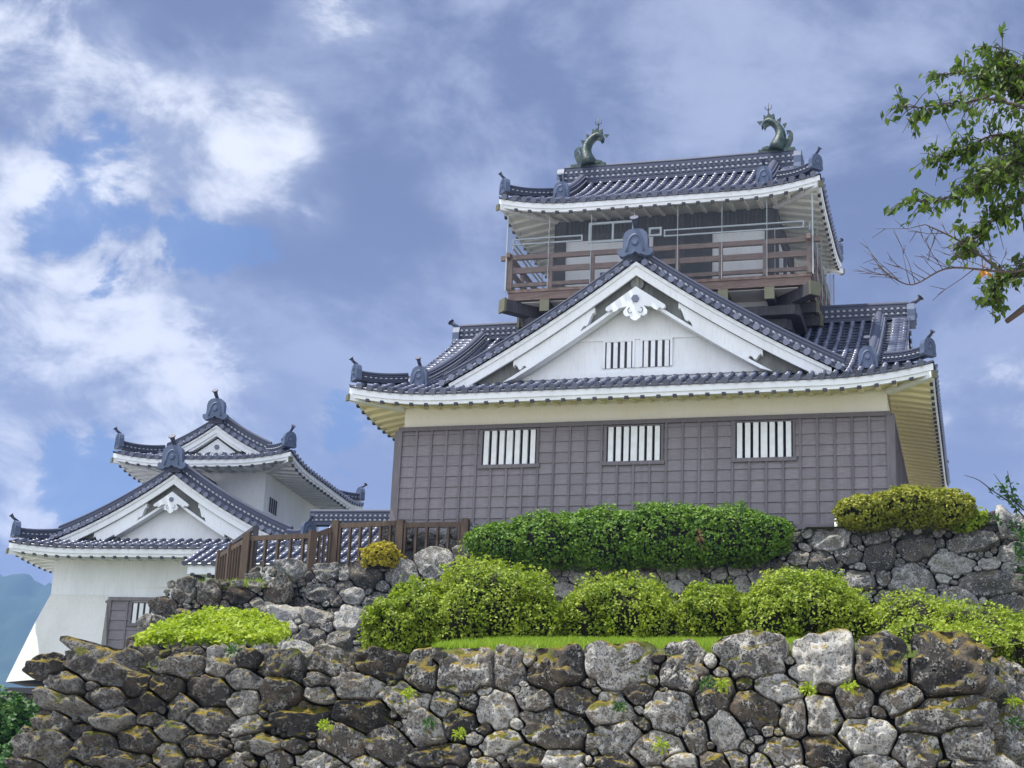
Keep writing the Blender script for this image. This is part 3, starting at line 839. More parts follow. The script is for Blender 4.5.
for sb in (-1, 1):
    for z, q in ((7.46, .55), (7.12, .85)):
        m = MB(); m.box(kc - dx + q, kc + dx - q, kl + sb * (dy - q) - .13, kl + sb * (dy - q) + .13, z - .16, z + .14); m.build('bracket_beam', M['beam'], deck)
for sa in (-1, 1):
    for z, q in ((7.461, .55), (7.121, .85)):
        m = MB(); m.box(kc + sa * (dx - q) - .13, kc + sa * (dx - q) + .13, kl - dy + q + .14, kl + dy - q - .14, z - .16, z + .14); m.build('bracket_beam', M['beam'], deck)
rail = MB(); rx, ry = dx - .05, dy - .05
for sb in (-1, 1):
    y = kl + sb * ry
    rail.box(kc - rx - .32, kc + rx + .32, y - .06, y + .06, 9.50, 9.66); rail.box(kc - rx, kc + rx, y - .04, y + .04, 9.03, 9.22); rail.box(kc - rx, kc + rx, y - .05, y + .05, 8.56, 8.68)
for sa in (-1, 1):
    x = kc + sa * rx
    rail.box(x - .06, x + .06, kl - ry - .32, kl + ry + .32, 9.503, 9.663); rail.box(x - .04, x + .04, kl - ry, kl + ry, 9.033, 9.223); rail.box(x - .05, x + .05, kl - ry, kl + ry, 8.563, 8.683)
rl = rail.build('railing', M['deckwood'], deck)
npst = 7
def perim():
    for k in range(npst + 1):
        for sb in (-1, 1): yield (kc - rx + 2 * rx * k / npst, kl + sb * ry, k in (0, npst))
    for k in range(1, 5):
        for sa in (-1, 1): yield (kc + sa * rx, kl - ry + 2 * ry * k / 5, False)
for x, y, corner in perim():
    m = MB(); w = .085 if corner else .06; m.box(x - w, x + w, y - w, y + w, 8.46, 9.70 if corner else 9.498); m.build('rail_post', M['deckwood'], rl)
nx, ny = dx + .06, dy + .06
for x, y, corner in perim():
    x2 = kc + (x - kc) * nx / rx; y2 = kl + (y - kl) * ny / ry
    m = MB(); w = .035 if corner else .016; w *= .62; m.box(x2 - w, x2 + w, y2 - w, y2 + w, 8.40, 11.06); m.build('net_post', M['steel'], deck)
m = MB()
for sb in (-1, 1): m.quad((kc - nx, kl + sb * (ny - .02), 8.46), (kc + nx, kl + sb * (ny - .02), 8.46), (kc + nx, kl + sb * (ny - .02), 11.05), (kc - nx, kl + sb * (ny - .02), 11.05))
for sa in (-1, 1): m.quad((kc + sa * (nx - .02), kl - ny, 8.46), (kc + sa * (nx - .02), kl + ny, 8.46), (kc + sa * (nx - .02), kl + ny, 11.05), (kc + sa * (nx - .02), kl - ny, 11.05))
m.build('wire_net', M['net'], deck)
m = MB()                                             # white pipe frames behind the net
def pframe(F, u0, u1, z0, z1, t=.022, mid=()):
    for a, b, c, d in ((u0, u1, z0, z0 + 2 * t), (u0, u1, z1 - 2 * t, z1), (u0, u0 + 2 * t, z0 + 2 * t, z1 - 2 * t), (u1 - 2 * t, u1, z0 + 2 * t, z1 - 2 * t)): m.box(a, b, -t, t, c, d, 0, F)
    for x in mid: m.box(x - t, x + t, -t, t, z0 + 2 * t, z1 - 2 * t, 0, F)
Fp = lambda x, o, z: Vector((x, kl - ny + .10 + o, z))
pframe(Fp, 2.5, 4.85, 10.02, 10.24); pframe(Fp, 5.05, 6.55, 9.92, 10.62, .032, (5.85,)); pframe(Fp, 7.03, 7.45, 10.02, 10.32, .032); pframe(Fp, 7.52, 11.95, 9.98, 10.22)
for sa in (-1, 1): pframe(lambda x, o, z, sa=sa: Vector((kc + sa * (nx - .12) + o, x, z)), kl - ny + .3, kl + ny - .3, 9.98, 10.22)
m.build('pipe_frame', M['steel'], deck)
# tower roof
profT = lambda d: 11.30 + .42 * d + .042 * d * d
At, Bt = 5.23, 3.964
trT = trM
roofT, VT, liftT = irimoya(keep, trT, At, Bt, 1.62, profT, .34, 2.6, 1.22, .45, .335, .275, ['tower_roof'], .30, smat='plaster_tower')
corner_ridges(roofT, trT, At, Bt, profT, liftT, 1.45, .25, .30, .50, .52)
for sa in (-1, 1):
    for sb in (-1, 1):
        a = sa * 3.36
        pts = [trT(a, sb * (Bt - d), profT(d) + .06) for d in [3.75 - (3.75 - 1.15) * k / 14 for k in range(15)]]
        ridge('descending_ridge', pts, .34, .34, roofT, 1)
        oni('descending_end_tile', trT(a, sb * (Bt - 1.02), profT(1.05) + .02), -math.pi / 2 if sb < 0 else math.pi / 2, .60, .62, roofT, simple=True)
zr = profT(3.85)
ridge('top_ridge', [(kc - 4.05, kl, zr), (kc, kl, zr - .03), (kc + 4.05, kl, zr)], .46, .80, roofT, 2)
for sa in (-1, 1):
    oni('ridge_end_tile', (kc + sa * 4.13, kl, zr - .1), 0 if sa > 0 else math.pi, .82, .80, roofT, horn=False, simple=True)
    FG = lambda u, v, z, sa=sa: Vector((kc + sa * (VT + v), kl - sa * u, z))
    zgs = lambda u: profT(Bt - abs(u)) - .05
    gable_face(keep, FG, zgs, Bt - 1.25, profT(1.65) + .03, 0, recess=.35, h1=.34, h2=.3)
    verge(keep, FG, zgs, Bt - 1.35, ridges=False)
# bronze dolphins on the top ridge
def shachi(x, sg):
    """sg: +1 curls its tail towards +x"""
    zb = zr + .76
    F = lambda u, v, z: Vector((x + sg * u, kl + v, zb + z))
    m = MB()
    ctrl = [(.02, -.06, .46), (-.02, .16, .43), (-.10, .36, .36), (-.14, .56, .30), (-.11, .76, .255), (-.01, .94, .22), (.14, 1.08, .20), (.31, 1.16, .19), (.46, 1.12, .15), (.54, 1.00, .09), (.56, .86, .025)]
    m.tube([F(a * .9, 0, b * .98) for a, b, r in ctrl], [r * 1.02 for a, b, r in ctrl], 14, 0, True, .62, Vector((0, 1, 0)))
    body_ = m.build('ridge_fish', M['bronze'], keep)
    f = MB(); F0 = F; F = lambda u, v, z: F0(u * .9, v, z * .98)
    fin = [(-.34, .02), (-.50, .16), (-.60, .40), (-.60, .62), (-.52, .72), (-.44, .58), (-.40, .42), (-.28, .40), (-.24, .2)]
    f.prism(fin, F, -.05, .05)
    for k in range(7):                               # spines along the outer back
        a, b, r = ctrl[2 + k]; a2, b2, _ = ctrl[3 + k]
        t = Vector((a2 - a, b2 - b)).normalized(); nrm = Vector((-t.y, t.x))
        o = Vector((a, b)) + nrm * r * .8; h = .16
        f.prism([(o.x, o.y), (o.x + t.x * .17, o.y + t.y * .17), (o.x + nrm.x * h + t.x * .12, o.y + nrm.y * h + t.y * .12)], F, -.03, .03)
    crest = [(.12, 1.2), (.10, 1.40), (.22, 1.36), (.30, 1.44), (.38, 1.33), (.50, 1.28), (.46, 1.16), (.54, 1.02), (.48, .84), (.40, .98), (.26, 1.04)]
    f.prism(crest, F, -.10, .10)
    for sv in (-1, 1):
        f.prism([(-.1, .3), (.0, .52), (-.22, .60), (-.3, .38)], lambda u, v, z: F(u, sv * (.22 + v), z), 0, .06)
    f.prism([(.30, -.1), (.52, -.04), (.56, .08), (.36, .14), (.2, .1)], F, -.2, .2)
    f.build('fin', M['bronze'], body_)
    k = MB(); k.box(x - .62, x + .62, kl - .2, kl + .2, zb - .10, zb + .02); k.build('fish_plinth', M['bronze'], body_)
    k = MB(); k.tube([F(.33, 0, 1.36), F(.33, 0, 1.86)], .018, 6)
    for q in (-.12, .12): k.tube([F(.33, 0, 1.58), F(.33 + q, 0, 1.66), F(.33 + q, 0, 1.78)], .013, 5)
    k.build('lightning_rod', M['cord'], body_)
shachi(kc - 3.18, 1); shachi(kc + 3.42, -1)

# ------------------------------------------------------------------ watch turret
tur = empty('watch_turret', TO, -TY)
tag(tur, 'white two-tiered turret with two stacked gables and a flared foot, left of the keep', 'turret')
FT = lambda x, o, z: Vector((x, 1.3 - o, z))
m = MB(); m.box(-4.6, 4.6, 1.3, 13.7, 6.95, 11.9); m.build('plaster_wall', M['plaster'], tur)
m = MB()
a_, b_, c_, d_, e_, g_ = (-4.60, 1.29, 10.19), (-2.28, 1.29, 10.19), (-1.95, .40, 6.95), (-4.28, .40, 6.93), (-4.93, .97, 9.07), (-6.15, 1.6, 6.93)
h_ = (-4.60, 3.2, 10.19); q_ = (-6.15, 3.2, 6.93)
i = [m.vert(p) for p in (a_, b_, c_, d_, e_, g_)]
m.face((i[0], i[4], i[3], i[2], i[1])); m.face((i[4], i[5], i[3]))
j = [m.vert(p) for p in (a_, e_, g_, q_, h_)]; m.face(j)
k_ = [m.vert(p) for p in (b_, c_, (-1.95, 1.29, 6.95))]; m.face(k_)
j = [m.vert(p) for p in (c_, d_, g_, q_, (-1.95, 3.2, 6.95))]; m.face(j, 1)
sk = m.build('flared_skirt', [M['plaster_tower'], M['dark']], tur)
for x in (-3.9, -2.6):
    m = MB(); m.box(x - .09, x + .09, .5, 1.3, 6.68, 6.94); m.build('skirt_bracket', M['plaster'], sk)
m = MB(); m.box(-5.7, 4.5, .75, 13.6, 6.45, 6.66); m.build('sill_beam', M['beam'], tur)
siding(FT, -2.2, 2.0, 7.1, 9.98, [(-1.3, .5, 9.15, 9.94)], tur, step=.62, lap=.36)
lattice_window(FT, -1.3, .5, 9.15, 9.94, 7, tur, bw=.15, back=.012)
profL = lambda d: 11.78 + .30 * d + .035 * d * d
trL = lambda a, b, z: Vector((b, 7.5 - a, z))
Al, Bl = 7.5, 5.9
roofL, VL, liftL = irimoya(tur, trL, Al, Bl, 1.34, profL, .22, 3.0, 1.0, .5, .36, .29, ['lower_roof'], .12, rafter=.45, smat='plaster')
corner_ridges(roofL, trL, Al, Bl, profL, liftL, 1.35, .28, .34, .62, .62)
FGl = lambda u, v, z: Vector((u, 7.5 - (VL + v), z))
zgl = lambda u: profL(Bl - abs(u)) - .05
gl = gable_face(tur, FGl, zgl, Bl - 1.0, profL(1.5) + .02, 0, recess=.5, h1=.36, h2=.50)
gegyo(gl, FGl, zgl(0) - .66, .72, -.04, .05)
verge(tur, FGl, zgl, Bl - 1.25, rw=.36, rh=.62, ridge_back=.48)
ridge('gable_ridge', [(0, 1.0, zgl(0) + .1), (0, 3.0, zgl(0) + .1), (0, 6.5, zgl(0) + .1)], .4, .5, roofL, 1)
oni('gable_end_tile', (0, .75, zgl(0) + .18), -math.pi / 2, .92, .90, roofL)
# upper tier
profU = lambda d: 15.95 + .20 * d + .07 * d * d
Au, Bu, uc = 5.05, 3.72, 8.32
trU = lambda a, b, z: Vector((b, uc - a, z))
m = MB(); m.box(-2.2, 2.2, uc - 3.5, uc + 3.5, 12.2, 16.2); uw = m.build('upper_wall', M['plaster'], tur)
FUs = lambda x, o, z: Vector((2.2 + o, x, z))
m = MB()
for k in range(4): m.box(5.45 + .24 * k, 5.56 + .24 * k, .0, .03, 14.25, 14.85, 0, FUs)
m.build('slit_window', M['dark'], uw)
roofU, VU, liftU = irimoya(tur, trU, Au, Bu, 1.54, profU, .30, 2.6, 1.35, .4, .36, .27, ['upper_roof'], .12, rafter=.45, smat='plaster')
corner_ridges(roofU, trU, Au, Bu, profU, liftU, 1.5, .27, .32, .60, .62)
FGu = lambda u, v, z: Vector((u, uc - (VU + v), z))
zgu = lambda u: profU(Bu - abs(u)) - .05
gu = gable_face(tur, FGu, zgu, Bu - 1.2, profU(1.75) + .02, 0, recess=.35, h1=.30, h2=.0, wall_mat='carve')
gegyo(gu, FGu, zgu(0) - .50, .82, -.30, -.22)
verge(tur, FGu, zgu, Bu - 1.5, rw=.32, rh=.58, ridge_back=.46)
ridge('top_ridge', [(0, uc - VU + .05, zgu(0) + .1), (0, uc, zgu(0) + .1), (0, uc + VU, zgu(0) + .1)], .4, .55, roofU, 1)
oni('gable_end_tile', (0, uc - VU - .2, zgu(0) + .2), -math.pi / 2, .86, .86, roofU)
oni('gable_end_tile', (0, uc + VU + .2, zgu(0) + .2), math.pi / 2, .98, .95, roofU)

# ------------------------------------------------------------------ roofed passage between turret and keep
cor = empty('roofed_passage', TO, -TY)
tag(cor, 'low white passage with long tiled roof seen through the fence, joining turret and keep', 'passage')
m = MB(); m.box(2.9, 14.2, -.8, 5.6, 6.5, 10.9); m.build('plaster_wall', M['plaster'], cor)
profC = lambda d: 10.85 + .44 * d + .02 * d * d
m = MB(); cx0, cx1 = 2.0, 12.6
n = int((cx1 - cx0) / .36)
sC = [cx0 + .36 * k for k in range(n + 1)]
rolls(m, lambda s, d: Vector((s, -1.9 + d, profC(d))), sC, lambda s: 0.0, lambda s: 1.9 if s < 5.7 else 4.3)
rolls(m, lambda s, d: Vector((s, 6.9 - d, profC(d))), [s for s in sC if s > 5.7], lambda s: 0.0, lambda s: 4.3)
rc = m.build('tiled_roof', [M['tile'], M['tile_dark']], cor)
ridge('passage_ridge', [(5.0, 2.5, profC(4.25)), (9.0, 2.5, profC(4.25)), (12.6, 2.5, profC(4.25))], .4, .62, rc, 2)
m = MB(); m.box(cx0 + .1, cx1, -1.84, -1.72, 10.47, 10.78); m.box(cx0 + .1, cx1, -1.72, -.8, 10.52, 10.56); m.build('fascia', M['plaster'], rc)
m = MB()
x = cx0 + .3
while x < cx1: m.box(x - .07, x + .07, -1.86, -.8, 10.38, 10.515); x += .62
m.build('rafter', M['beam'], rc)

# ------------------------------------------------------------------ dry stone walls
# each stone: position along the wall, height, half sizes, tilt; read off the wall face in metres
FRONT = [(-8.51,-0.32,0.48,0.2,-0.15),(-8.87,-0.5,0.22,0.13,-0.3),(-8.43,-0.65,0.23,0.12,0),(-8.08,-0.49,0.16,0.16,0.5),(-7.67,-0.3,0.3,0.13,0),(-7.19,-0.3,0.18,0.16,0),(-7.75,-0.52,0.18,0.15,-0.3),(-6.88,-0.24,0.14,0.09,0),(-7.29,-0.55,0.26,0.16,0),(-8.77,-0.75,0.36,0.12,-0.25),(-7.95,-0.7,0.21,0.13,0),(-7.55,-0.73,0.18,0.14,0),(-6.91,-0.45,0.21,0.1,0),(-6.87,-0.67,0.15,0.14,0),(-8.95,-0.91,0.22,0.13,0),(-8.23,-0.88,0.23,0.12,0.3),(-7.87,-0.85,0.15,0.08,0),(-8.59,-1.01,0.16,0.09,0),(-7.2,-0.86,0.25,0.14,0),(-7.61,-0.97,0.21,0.1,0),(-7.95,-1.07,0.24,0.13,0),(-8.95,-1.18,0.29,0.17,0),(-8.4,-1.17,0.25,0.17,0),(-7.2,-1.14,0.28,0.13,0),(-6.82,-0.92,0.2,0.11,0.3),(-6.75,-1.08,0.16,0.1,0),(-8.06,-1.29,0.29,0.1,0),(-7.57,-1.24,0.18,0.13,0),(-7.27,-1.3,0.16,0.09,0),(-9.1,-1.37,0.17,0.08,0),(-6.8,-1.27,0.24,0.09,0),(-6.58,-0.29,0.27,0.14,0),(-6.03,-0.27,0.25,0.13,0),(-5.5,-0.28,0.26,0.14,0),(-5.07,-0.35,0.15,0.22,0),(-4.61,-0.34,0.28,0.22,0),(-6.14,-0.42,0.15,0.1,0),(-6.5,-0.61,0.22,0.19,0.4),(-6.08,-0.59,0.16,0.1,0),(-5.69,-0.49,0.26,0.14,0),(-5.19,-0.6,0.22,0.16,0),(-5.61,-0.77,0.3,0.16,0),(-6.26,-0.82,0.33,0.18,0.4),(-4.78,-0.66,0.14,0.12,0),(-4.55,-0.63,0.1,0.09,0),(-4.97,-0.91,0.23,0.16,-0.3),(-4.62,-0.84,0.15,0.16,0),(-5.81,-1.05,0.26,0.2,-0.3),(-5.29,-1.07,0.23,0.15,0),(-6.61,-1.08,0.27,0.1,0),(-6.25,-1.1,0.12,0.07,0),(-5.98,-1.22,0.27,0.11,0),(-5.51,-1.25,0.17,0.07,0),(-6.38,-1.24,0.13,0.1,0),(-6.71,-1.27,0.12,0.07,0),(-4.81,-1.15,0.3,0.12,0),(-4.33,-1.23,0.15,0.07,0),(-4.19,-0.31,0.16,0.19,0),(-3.72,-0.33,0.28,0.21,0),(-3.1,-0.28,0.34,0.2,0),(-2.52,-0.28,0.21,0.23,0),(-4.27,-0.71,0.17,0.18,0),(-3.9,-0.59,0.17,0.11,-0.3),(-3.49,-0.59,0.19,0.13,0),(-3.15,-0.68,0.21,0.16,0),(-2.91,-0.54,0.15,0.11,0),(-2.62,-0.68,0.23,0.19,0),(-2.2,-0.54,0.2,0.18,0.5),(-3.7,-0.89,0.31,0.18,-0.2),(-3.13,-0.95,0.26,0.14,0.3),(-2.71,-1.04,0.24,0.15,0),(-2.36,-0.92,0.11,0.14,0),(-2.1,-0.86,0.17,0.18,0),(-4.19,-1.02,0.2,0.12,0.2),(-3.93,-1.15,0.19,0.12,0.3),(-3.57,-1.16,0.21,0.11,0),(-3.12,-1.17,0.21,0.08,0),(-2.51,-1.16,0.18,0.08,0),(-2.15,-1.15,0.18,0.08,0),(-1.89,-0.18,0.32,0.18,0.1),(-1.25,-0.21,0.28,0.24,0),(-0.72,-0.22,0.23,0.24,0),(-0.2,-0.24,0.28,0.29,0),(-1.95,-0.42,0.08,0.08,0),(-1.65,-0.46,0.2,0.12,0),(-1.86,-0.67,0.24,0.18,-0.4),(-1.49,-0.75,0.13,0.16,-0.4),(-1.24,-0.7,0.16,0.2,-0.3),(-0.97,-0.55,0.17,0.15,0),(-0.56,-0.55,0.2,0.14,0.2),(-0.23,-0.67,0.36,0.16,0.15),(-0.87,-0.89,0.24,0.16,0),(-1.59,-1.03,0.19,0.13,0),(-1.21,-1.03,0.22,0.15,-0.4),(-0.42,-1.01,0.2,0.17,0),(-0.02,-0.95,0.2,0.16,0),(-0.79,-1.13,0.24,0.07,0),(-2.02,-1.13,0.13,0.08,0),(-1.78,-1.14,0.1,0.09,0),(0.02,-1.12,0.19,0.05,0)]
def metric(st, U, V):
    """elliptical distance of points (U, V) to every stone"""
    du = U[..., None] - st[:, 0]; dv = V[..., None] - st[:, 1]
    c, s = np.cos(st[:, 4]), np.sin(st[:, 4])
    return np.sqrt(((du * c + dv * s) / st[:, 2]) ** 2 + ((-du * s + dv * c) / st[:, 3]) ** 2)
def pack(u0, u1, v0, v1, size, st=None, rnd=None, tries=4000, top=None, asp=1.35):
    """add random stones where there is room, big ones first, then pinning stones in the gaps"""
    rnd = rnd or random.Random(3); st = [list(x) for x in (st or [])]
    for sc, n in ((1.0, tries), (.72, tries), (.5, tries), (.32, tries), (.2, tries)):
        for _ in range(n):
            u, v = rnd.uniform(u0, u1), rnd.uniform(v0, v1)
            ru = size * sc * rnd.uniform(.75, 1.3) * asp ** .5; rv = size * sc * rnd.uniform(.75, 1.2) / asp ** .5
            if top and v + rv * .8 > top(u): continue
            ok = True
            for x in st:
                if abs(u - x[0]) < (ru + x[2]) * .86 and abs(v - x[1]) < (rv + x[3]) * .86:
                    d = math.hypot((u - x[0]) / (ru + x[2]), (v - x[1]) / (rv + x[3]))
                    if d < .86: ok = False; break
            if ok: st.append([u, v, ru, rv, rnd.uniform(-.35, .35)])
    return st
def stones(st, Fw, depth, nt=36, rings=(0, .28, .52, .72, .86, .95, 1.0, 1.03), seed=1, rough=1.0, grow=1.28):
    """solid weathered boulders from the list; Fw(u, v, o) -> space. returns V, Q"""
    st = np.array(st, dtype=float); rg = np.random.default_rng(seed)
    TH = np.linspace(0, 2 * np.pi, nt, endpoint=False); T = np.linspace(.35, grow, 44)
    VV, QQ, base = [], [], 0
    for i, (u, v, ru, rv, ro) in enumerate(st):
        near = np.where((np.abs(st[:, 0] - u) < 2.4 * (ru + st[:, 2])) & (np.abs(st[:, 1] - v) < 2.4 * (rv + st[:, 3])))[0]
        loc = st[near]; me = int(np.where(near == i)[0][0])
        ph = rg.uniform(0, 6.28, 4)
        wob = 1 + .07 * np.sin(3 * TH + ph[0]) + .05 * np.sin(5 * TH + ph[1]) + .03 * np.sin(9 * TH + ph[2])
        sup = 1 / (np.abs(np.cos(TH)) ** 3.2 + np.abs(np.sin(TH)) ** 3.2) ** (1 / 3.2)       # boxy rather than round
        cx, cy = np.cos(TH) * ru * sup * wob, np.sin(TH) * rv * sup * wob
        c, s = math.cos(ro), math.sin(ro)
        bx, by = cx * c - cy * s, cx * s + cy * c
        U = u + np.outer(T, bx); Vv = v + np.outer(T, by)
        mt = metric(loc, U, Vv); own = mt[..., me].copy(); mt[..., me] = 1e9
        bad = mt.min(-1) < own
        k = np.where(bad.any(0), bad.argmax(0), len(T) - 1)
        rad = T[np.maximum(k - 1, 0)]
        rad = np.minimum(rad, grow if len(near) > 3 else 1.0)
        r3 = (np.roll(rad, 1) + rad * 2 + np.roll(rad, -1)) / 4; rad = np.minimum(rad, r3) - .012 / max(.1, (ru + rv) / 2)
        sz = (ru + rv) / 2
        tilt = rg.uniform(-.28, .28, 2); bulge = depth * sz * rg.uniform(.8, 1.25)
        off = rg.uniform(-1, 1) * .10 * sz
        pl = [(math.cos(t_), math.sin(t_), rg.uniform(.25, .8), rg.uniform(.5, 1.5)) for t_ in rg.uniform(0, 6.28, 6)]
        ids = []
        for q in rings:
            prof = (1 - min(q, 1) ** 7.5) ** .55 if q < 1 else (0 if q == 1.0 else -.9)
            row = []
            for t in range(nt if q > 0 else 1):
                lu, lv = bx[t] * rad[t] * min(q, 1.0), by[t] * rad[t] * min(q, 1.0)
                nx_, ny_ = lu / ru, lv / rv
                h = prof
                if q < 1:
                    for a, b, cc, sl in pl:                                         # cleft faces
                        h = min(h, max(.12 * prof, cc + .30 - (a * nx_ + b * ny_) * sl))
                o = off + bulge * h + (tilt[0] * lu + tilt[1] * lv) * (1 if q <= 1 else 0)
                p = Vector((lu * 1.0 + u * 1.7, lv + v * 1.7, o + i * 3.1))
                n1 = noise.fractal(p / max(sz, .05) * .9, 1.0, 2.0, 3); n2 = noise.fractal(p * 9.0, .8, 2.0, 4); n3_ = abs(noise.noise(p / max(sz, .05) * 1.7 + Vector((3, 7, 1))))
                if q <= 1: o += rough * (n1 * .24 * sz + (.16 - n3_) * .34 * sz + n2 * .06 * min(1, sz / .2)) * (1 if q < .99 else .35)
                w_ = 1 + rough * .05 * n1 * (q if q < 1 else 1)
                x = Fw(u + lu * w_, v + lv * w_, o)
                row.append(base + len(VV)); VV.append((x.x, x.y, x.z))
            ids.append(row)
        for t in range(nt):
            QQ.append((ids[0][0], ids[1][t], ids[1][(t + 1) % nt], ids[1][(t + 1) % nt]))
        for a, b in zip(ids[1:-1], ids[2:]):
            for t in range(nt): QQ.append((a[t], b[t], b[(t + 1) % nt], a[(t + 1) % nt]))
    return VV, QQ
def stone_obj(name, V, Q, mat, origin, parent=None):
    me = bpy.data.meshes.new(name); o0 = Vector(origin)
    me.from_pydata([(x - o0.x, y - o0.y, z - o0.z) for x, y, z in V], [], [q[:3] if q[2] == q[3] else q for q in Q])
    me.materials.append(mat); me.polygons.foreach_set('use_smooth', [True] * len(me.polygons)); me.update()
    o = bpy.data.objects.new(name, me); COL.objects.link(o); o.location = o0
    if parent: o.parent = parent
    return o
def wall_frame(P0, heading, batter):
    """frame of a battered wall face: u along heading, v up the face, o outwards"""
    u = Vector((math.cos(heading), math.sin(heading), 0)); bk = Vector((-u.y, u.x, 0))
    vv = Vector((0, 0, 1)) * math.cos(batter) + bk * math.sin(batter); n = u.cross(vv)
    return (lambda a, b, o: P0 + u * a + vv * b + n * o)
M['joint'] = plain('dark wall joint', (.016, .014, .011), .95)
def backing(name, Fw, pts, parent, o=-.20):
    m = MB(); m.face([m.vert(Fw(a, b, o)) for a, b in pts]); return m.build(name, M['joint'], parent)
# -- foreground wall
FP = Vector((4.11, 14.2, 3.571)); BAT = R(12)
FW1 = wall_frame(FP, -.292, BAT)
fs = [(a, b, c * 1.0, d * 1.0, r) for a, b, c, d, r in FRONT]
fs = pack(-9.7, -.05, -3.6, .02, .21, fs, random.Random(5), 2500, top=lambda u: -.12)
fs = [x for x in fs if x[0] > -9.02 + x[1] * .22 - .1]
V1, Q1 = stones(fs, FW1, .78, 52, (0, .16, .32, .47, .6, .72, .82, .9, .96, 1.0, 1.03), 3)
front = empty('boulder_wall', FW1(-4.5, -1.8, 0))
tag(front, 'rough lichened boulder retaining wall across the foreground, patched with ochre moss', 'stone wall')
inv = front.location.copy()
def face_part(name, V, Q, mat, par):
    o = stone_obj(name, V, Q, mat, par.location, None); o.location = (0, 0, 0); o.parent = par; return o
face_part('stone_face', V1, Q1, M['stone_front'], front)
FW2 = wall_frame(FP + Vector((.02, .05, 0)), R(59), R(13))
f2 = pack(.02, 9, -3.6, .05, .25, [(.16, -.25, .2, .25, .3), (.2, -.7, .2, .2, 0), (.6, -.3, .22, .28, .4), (.62, -.85, .26, .25, .2), (1.05, -.35, .2, .3, .3), (1.1, -.9, .2, .28, .1), (.25, -1.2, .3, .25, .1)], random.Random(9), 1500, top=lambda u: .0)
V2, Q2 = stones(f2, FW2, .62, 28, seed=8)
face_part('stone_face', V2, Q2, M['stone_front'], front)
FWL_ = wall_frame(FW1(-9.02, 0, 0), R(73.3 - 180 + 4), BAT)
FWL = lambda a, b, o: FWL_(-a, b, o)
f3 = pack(.25, 4, -3.6, -.2, .28, [], random.Random(19), 500, top=lambda u: -.15)
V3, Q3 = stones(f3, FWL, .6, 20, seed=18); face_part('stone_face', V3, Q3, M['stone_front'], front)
def lin(F): return lambda a, b, o: F(a, b, o) - front.location
backing('joint_backing', lin(FW1), [(-10.0, -3.7), (-9.1, -.1), (-.05, -.1), (.0, -3.7)], front)
backing('joint_backing', lin(FW2), [(0, -3.7), (0, -.1), (9, -.1), (9, -3.7)], front)
backing('joint_backing', lin(FWL), [(4, -3.7), (4, -.1), (0, -.1), (0, -3.7)], front)
# -- walls of the keep's platform (frame of the keep)
def keep_frame(x, y, z, turn=0., batter=R(8)): return wall_frame(CF(x, y, z), -YAW + turn, batter)
def make_wall(name, label, F, u0, u1, v0, v1, size, mat, seed, given=(), top=None, nt=22, tries=900, cat='stone wall', at_v=None, extra=None, depth=.6):
    e = empty(name, F((u0 + u1) / 2, v0, 0)); tag(e, label, cat)
    st = pack(u0, u1, v0, v1, size, [(a, b, c * .86, d_ * .86, r) for a, b, c, d_, r in given], random.Random(seed), tries, top=top)
    V, Q = stones(st, F, depth, nt, seed=seed); face_part('stone_face', V, Q, mat, e)
    tp = top or (lambda u: v1)
    n = 24; us = [u0 + (u1 - u0) * k / n for k in range(n + 1)]
    G = lambda a, b, o: F(a, b, o) - e.location
    backing('joint_backing', G, [(u0, v0)] + [(u, tp(u) - .18) for u in us] + [(u1, v0)], e, -.25)
    if extra: extra(e)
    return e
FR = keep_frame(17.55, -1.05, -.12)
def right_side(e):
    F2 = wall_frame(CF(17.57, -1.0, -.12), -YAW + R(72), R(9))
    st = pack(.05, 8, -4.2, .1, .42, [], random.Random(31), 700); V, Q = stones(st, F2, .6, 20, seed=31); face_part('stone_face', V, Q, M['stone_upper'], e)
    backing('joint_backing', lambda a, b, o: F2(a, b, o) - e.location, [(0, -4.3), (0, -.1), (8, -.1), (8, -4.3)], e)
make_wall('platform_wall', 'tall grey stone platform wall under the right front of the keep', FR, -6.3, .1, -4.0, .12, .29, M['stone_upper'], 21,
          given=[(-.55, -.12, .42, .30, 0), (-.95, -.62, .85, .36, .15), (-2.4, -.75, .6, .45, 0), (-1.5, -1.25, .70, .34, .1), (-.6, -1.75, .95, .42, .1), (-3.3, -1.0, .55, .45, .2), (-2.5, -1.65, .7, .5, .1), (-4.6, -.55, .65, .35, -.05), (-4.8, -1.2, .5, .45, 0), (-3.9, -1.65, .55, .35, 0), (-.25, -2.5, .6, .5, 0), (-1.35, -2.35, .7, .5, -.1), (-2.6, -2.5, .7, .38, 0)],
          top=lambda u: (-.22 if u < -1.6 else -.12 + .22 * max(0, (u + 1.6) / 1.6)) + .05 * math.sin(u * 3.1), nt=30, extra=right_side)
FL = keep_frame(11.4, -1.2, -1.30)
